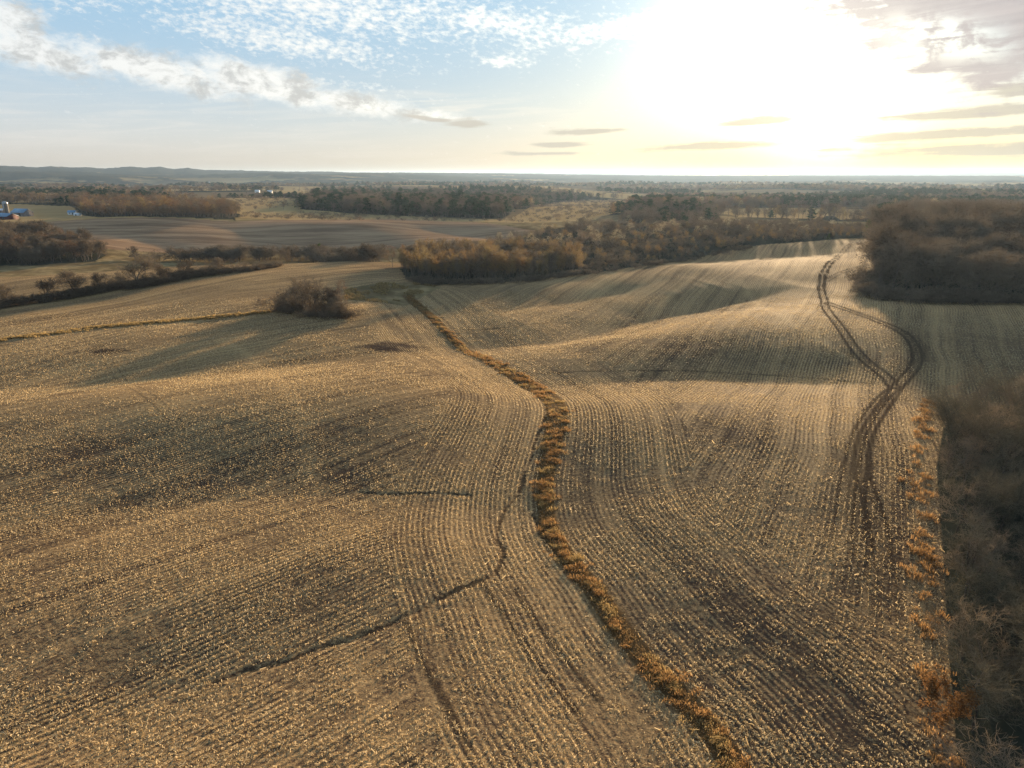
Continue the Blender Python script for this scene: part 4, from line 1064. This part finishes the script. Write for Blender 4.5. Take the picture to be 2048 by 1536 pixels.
def gabled(name, label, cat, px, py, L, Wd, H, rise, rot, wall, roof, doors=(), windows=(), group=None, chimney=False):
    """a gable-roofed building, ridge along its local X"""
    p = at(px, py)
    o = bpy.data.objects.new(name, None); COL.objects.link(o); o.location = p; o.rotation_euler = (0, 0, R(rot)); tag(o, label, cat, group)
    l, w = L / 2, Wd / 2
    co = [(-l, -w, -1), (l, -w, -1), (l, w, -1), (-l, w, -1), (-l, -w, H), (l, -w, H), (l, w, H), (-l, w, H), (-l, 0, H + rise), (l, 0, H + rise)]
    link('wall', mesh_np('wall', co, [np.array([(0, 1, 5, 4), (2, 3, 7, 6), (4, 5, 9, 8), (6, 7, 8, 9), (1, 2, 6, 5), (3, 0, 4, 7)]), np.array([(5, 6, 9), (7, 4, 8)])], wall), o)
    ov, th = 0.45, 0.16; k = rise / w; e = w + ov
    rc = []
    for s in (-1, 1):
        for z in (0.03, th):
            rc += [(-l - ov, s * e, H - k * ov + z), (l + ov, s * e, H - k * ov + z), (l + ov, 0, H + rise + z), (-l - ov, 0, H + rise + z)]
    f = []
    for b0 in (0, 8): f += [(b0, b0 + 1, b0 + 2, b0 + 3), (b0 + 4, b0 + 5, b0 + 6, b0 + 7), (b0, b0 + 1, b0 + 5, b0 + 4), (b0 + 1, b0 + 2, b0 + 6, b0 + 5), (b0 + 3, b0, b0 + 4, b0 + 7)]
    r = link('roof', mesh_np('roof', rc, np.array(f), roof), o)
    if chimney:
        c, ff = boxes([(l * .4, l * .4 + .8, -.4, .4, H + rise * .5, H + rise + 1.1)]); link('chimney', mesh_np('chimney', c, ff, M_CONC), r)
    for (x, wd, ht) in doors:
        c, ff = boxes([(x - wd / 2, x + wd / 2, -w - .06, -w - .003, 0, ht)]); link('door', mesh_np('door', c, ff, M_DARK), o)
    for (x, z, wd, ht) in windows:
        c, ff = boxes([(x - wd / 2, x + wd / 2, -w - .05, -w - .003, z, z + ht)]); fr = link('window', mesh_np('window', c, ff, M_DARK), o)
        c, ff = boxes([(x - wd / 2 - .1, x + wd / 2 + .1, -w - .12, -w - .055, z - .15, z - .02)]); link('sill', mesh_np('sill', c, ff, M_WHITE), fr)
    return o
gabled('barn', 'long weathered barn with a blue metal roof beside the silo', 'barn', 45, 432, 20, 10, 3.8, 3.4, -23, M_GREYW, M_BLUE, doors=((3.5, 3.4, 3.2), (-6, 1.4, 2.2)), windows=((-2, 1.6, 1, 1), (7.5, 1.6, 1, 1)))
gabled('barn', 'red barn with a pale blue metal roof at the left picture edge', 'barn', 8, 439, 26, 11, 3.2, 2.6, -23, M_REDW, M_BLUE, doors=((8, 3.2, 2.8),), windows=((-3, 1.4, 1, .9), (2, 1.4, 1, .9)))
gabled('shed', 'dark shed with a white roof edge left of the silo', 'shed', 3, 427, 9, 7, 3.6, 1.6, 0, M_GREYW, M_PALEROOF, doors=((0, 3, 3),))
gabled('farm_shed', 'small white shed with a bright blue roof right of the farmyard tree', 'shed', 145, 429, 7, 6, 2.4, 1.8, 12, M_WHITE, M_BLUE, doors=((1.5, 1.6, 2),), windows=((-1.6, 1, .9, .9),))
gabled('lean_to', 'low white lean-to at the right end of the farmyard', 'shed', 155, 431, 6, 4, 1.5, 1.0, -14, M_WHITE, M_PALEROOF, doors=((0, 1.4, 1.4),))
gabled('house', 'blue-roofed house half hidden in the dark wood beyond the valley', 'house', 672, 411, 13, 8, 3.4, 2.4, 8, M_GREYW, M_BLUE, doors=((0, 1.2, 2.1),), windows=((-4, 1, 1.4, 1.2), (4, 1, 1.4, 1.2)), chimney=True)
gabled('barn', 'big pale barn standing alone on the right horizon under the sun', 'barn', 1660, 405, 18, 13, 5.0, 5.0, 68, M_WHITE, M_PALEROOF, doors=((0, 4, 3.6),), windows=((-5, 2, 1, 1), (5, 2, 1, 1)))
gabled('long_shed', 'long low pale shed to the right of the far lone barn', 'shed', 1684, 404, 24, 8, 2.6, 1.6, 0, M_WHITE, M_PALEROOF, doors=((6, 3, 2.3),))
gabled('small_shed', 'tiny white shed left of the far lone barn', 'shed', 1634, 406, 4.5, 4, 2.0, 1.2, 20, M_WHITE, M_PALEROOF, doors=((0, 1.2, 1.7),))
for i, (px, py, lab) in enumerate(((515, 385, 'leftmost white farmhouse of the pair below the blue hills'), (540, 386, 'right white farmhouse of the pair below the blue hills'), (418, 366, 'white farmhouse at the foot of the blue hills'), (1095, 368, 'pale farm building far off above the pine belt'))):
    gabled('farmhouse', lab, 'house', px, py, 10, 7, 3.6, 2.4, 10 * i, M_WHITE, M_PALEROOF, doors=((0, 1.4, 2.1),), windows=((-3, 1.2, 1.1, 1.2), (3, 1.2, 1.1, 1.2)), group='far white farmhouses')
def silo():
    p = at(14, 429); h, r = 11.5, 2.6
    o = bpy.data.objects.new('silo', None); COL.objects.link(o); o.location = p; tag(o, 'grey concrete silo with a domed metal cap between the barns', 'silo')
    n = 28; a = np.arange(n) * 2 * np.pi / n
    def lathe(prof):
        co = np.vstack([np.stack([np.cos(a) * q, np.sin(a) * q, np.full(n, z)], 1) for q, z in prof]); k = len(prof)
        f = np.array([(i * n + j, i * n + (j + 1) % n, (i + 1) * n + (j + 1) % n, (i + 1) * n + j) for i in range(k - 1) for j in range(n)]); return co, f
    prof = [(r, -1)]
    z = 0
    while z < h: prof += [(r, z), (r + .05, z + .03), (r + .05, z + .12), (r, z + .15)]; z += 1.1
    prof += [(r, h)]
    c, f = lathe(prof); link('wall', mesh_np('wall', c, f, M_CONC), o)
    c, f = lathe([(r + .12, h - .1)] + [((r + .1) * math.cos(t), h + (r) * .85 * math.sin(t)) for t in np.linspace(0, 1.55, 9)]); link('roof', mesh_np('roof', c, f, M_STEEL), o)
    c, f = boxes([(-.45, .45, -r - .75, -r - .06, -.5, h + .4)]); link('chute', mesh_np('chute', c, f, M_STEEL), o)
silo()
def mast():
    v = px_dir(905, 350); x, y = v[0] * 7000 / v[1], 7000.0
    z = float(height(np.array([x]), np.array([y]))[0]); h = CAM_H + 7000 * math.tan(R(px_ae(905, 341)[1])) - z
    br = []
    for k in range(3):
        q = k * 2.094; br.append((np.array([[math.cos(q) * 3, math.sin(q) * 3, 0], [math.cos(q) * .8, math.sin(q) * .8, h]]), np.array([1.0, .8]), 0))
    for i in range(24):
        q = i * 2.094; z0, z1 = h * i / 24, h * (i + 1) / 24; r0, r1 = 3 - 2.2 * i / 24, 3 - 2.2 * (i + 1) / 24
        br.append((np.array([[math.cos(q) * r0, math.sin(q) * r0, z0], [math.cos(q + 2.094) * r1, math.sin(q + 2.094) * r1, z1]]), np.array([.3, .3]), 2))
    c, f = tubes(br, 4); o = link('radio_mast', mesh_np('radio_mast', c, f, M_STEEL)); o.location = (x, y, z); tag(o, 'thin lattice radio mast on the skyline of the far blue hills', 'mast')
mast()

# ------------------------------------------------------------------ air
def haze():
    c, f = boxes([(-18500, 18500, -18500, 18500, float(GZ[0]) - 1.0, float(GZ[1]) + 3.0)])
    m, b = mat('air'); out = b.new('ShaderNodeOutputMaterial'); pv = b.new('ShaderNodeVolumePrincipled')
    pv.inputs['Color'].default_value = (0.45, 0.66, 0.97, 1); pv.inputs['Density'].default_value = 3.3e-5; pv.inputs['Anisotropy'].default_value = 0.45
    b.t.links.new(pv.outputs[0], out.inputs['Volume'])
    m.cycles.homogeneous_volume = True
    o = link('haze', mesh_np('haze', c, f, m)); tag(o, 'pale haze over the far country', 'haze', kind='stuff')
haze()
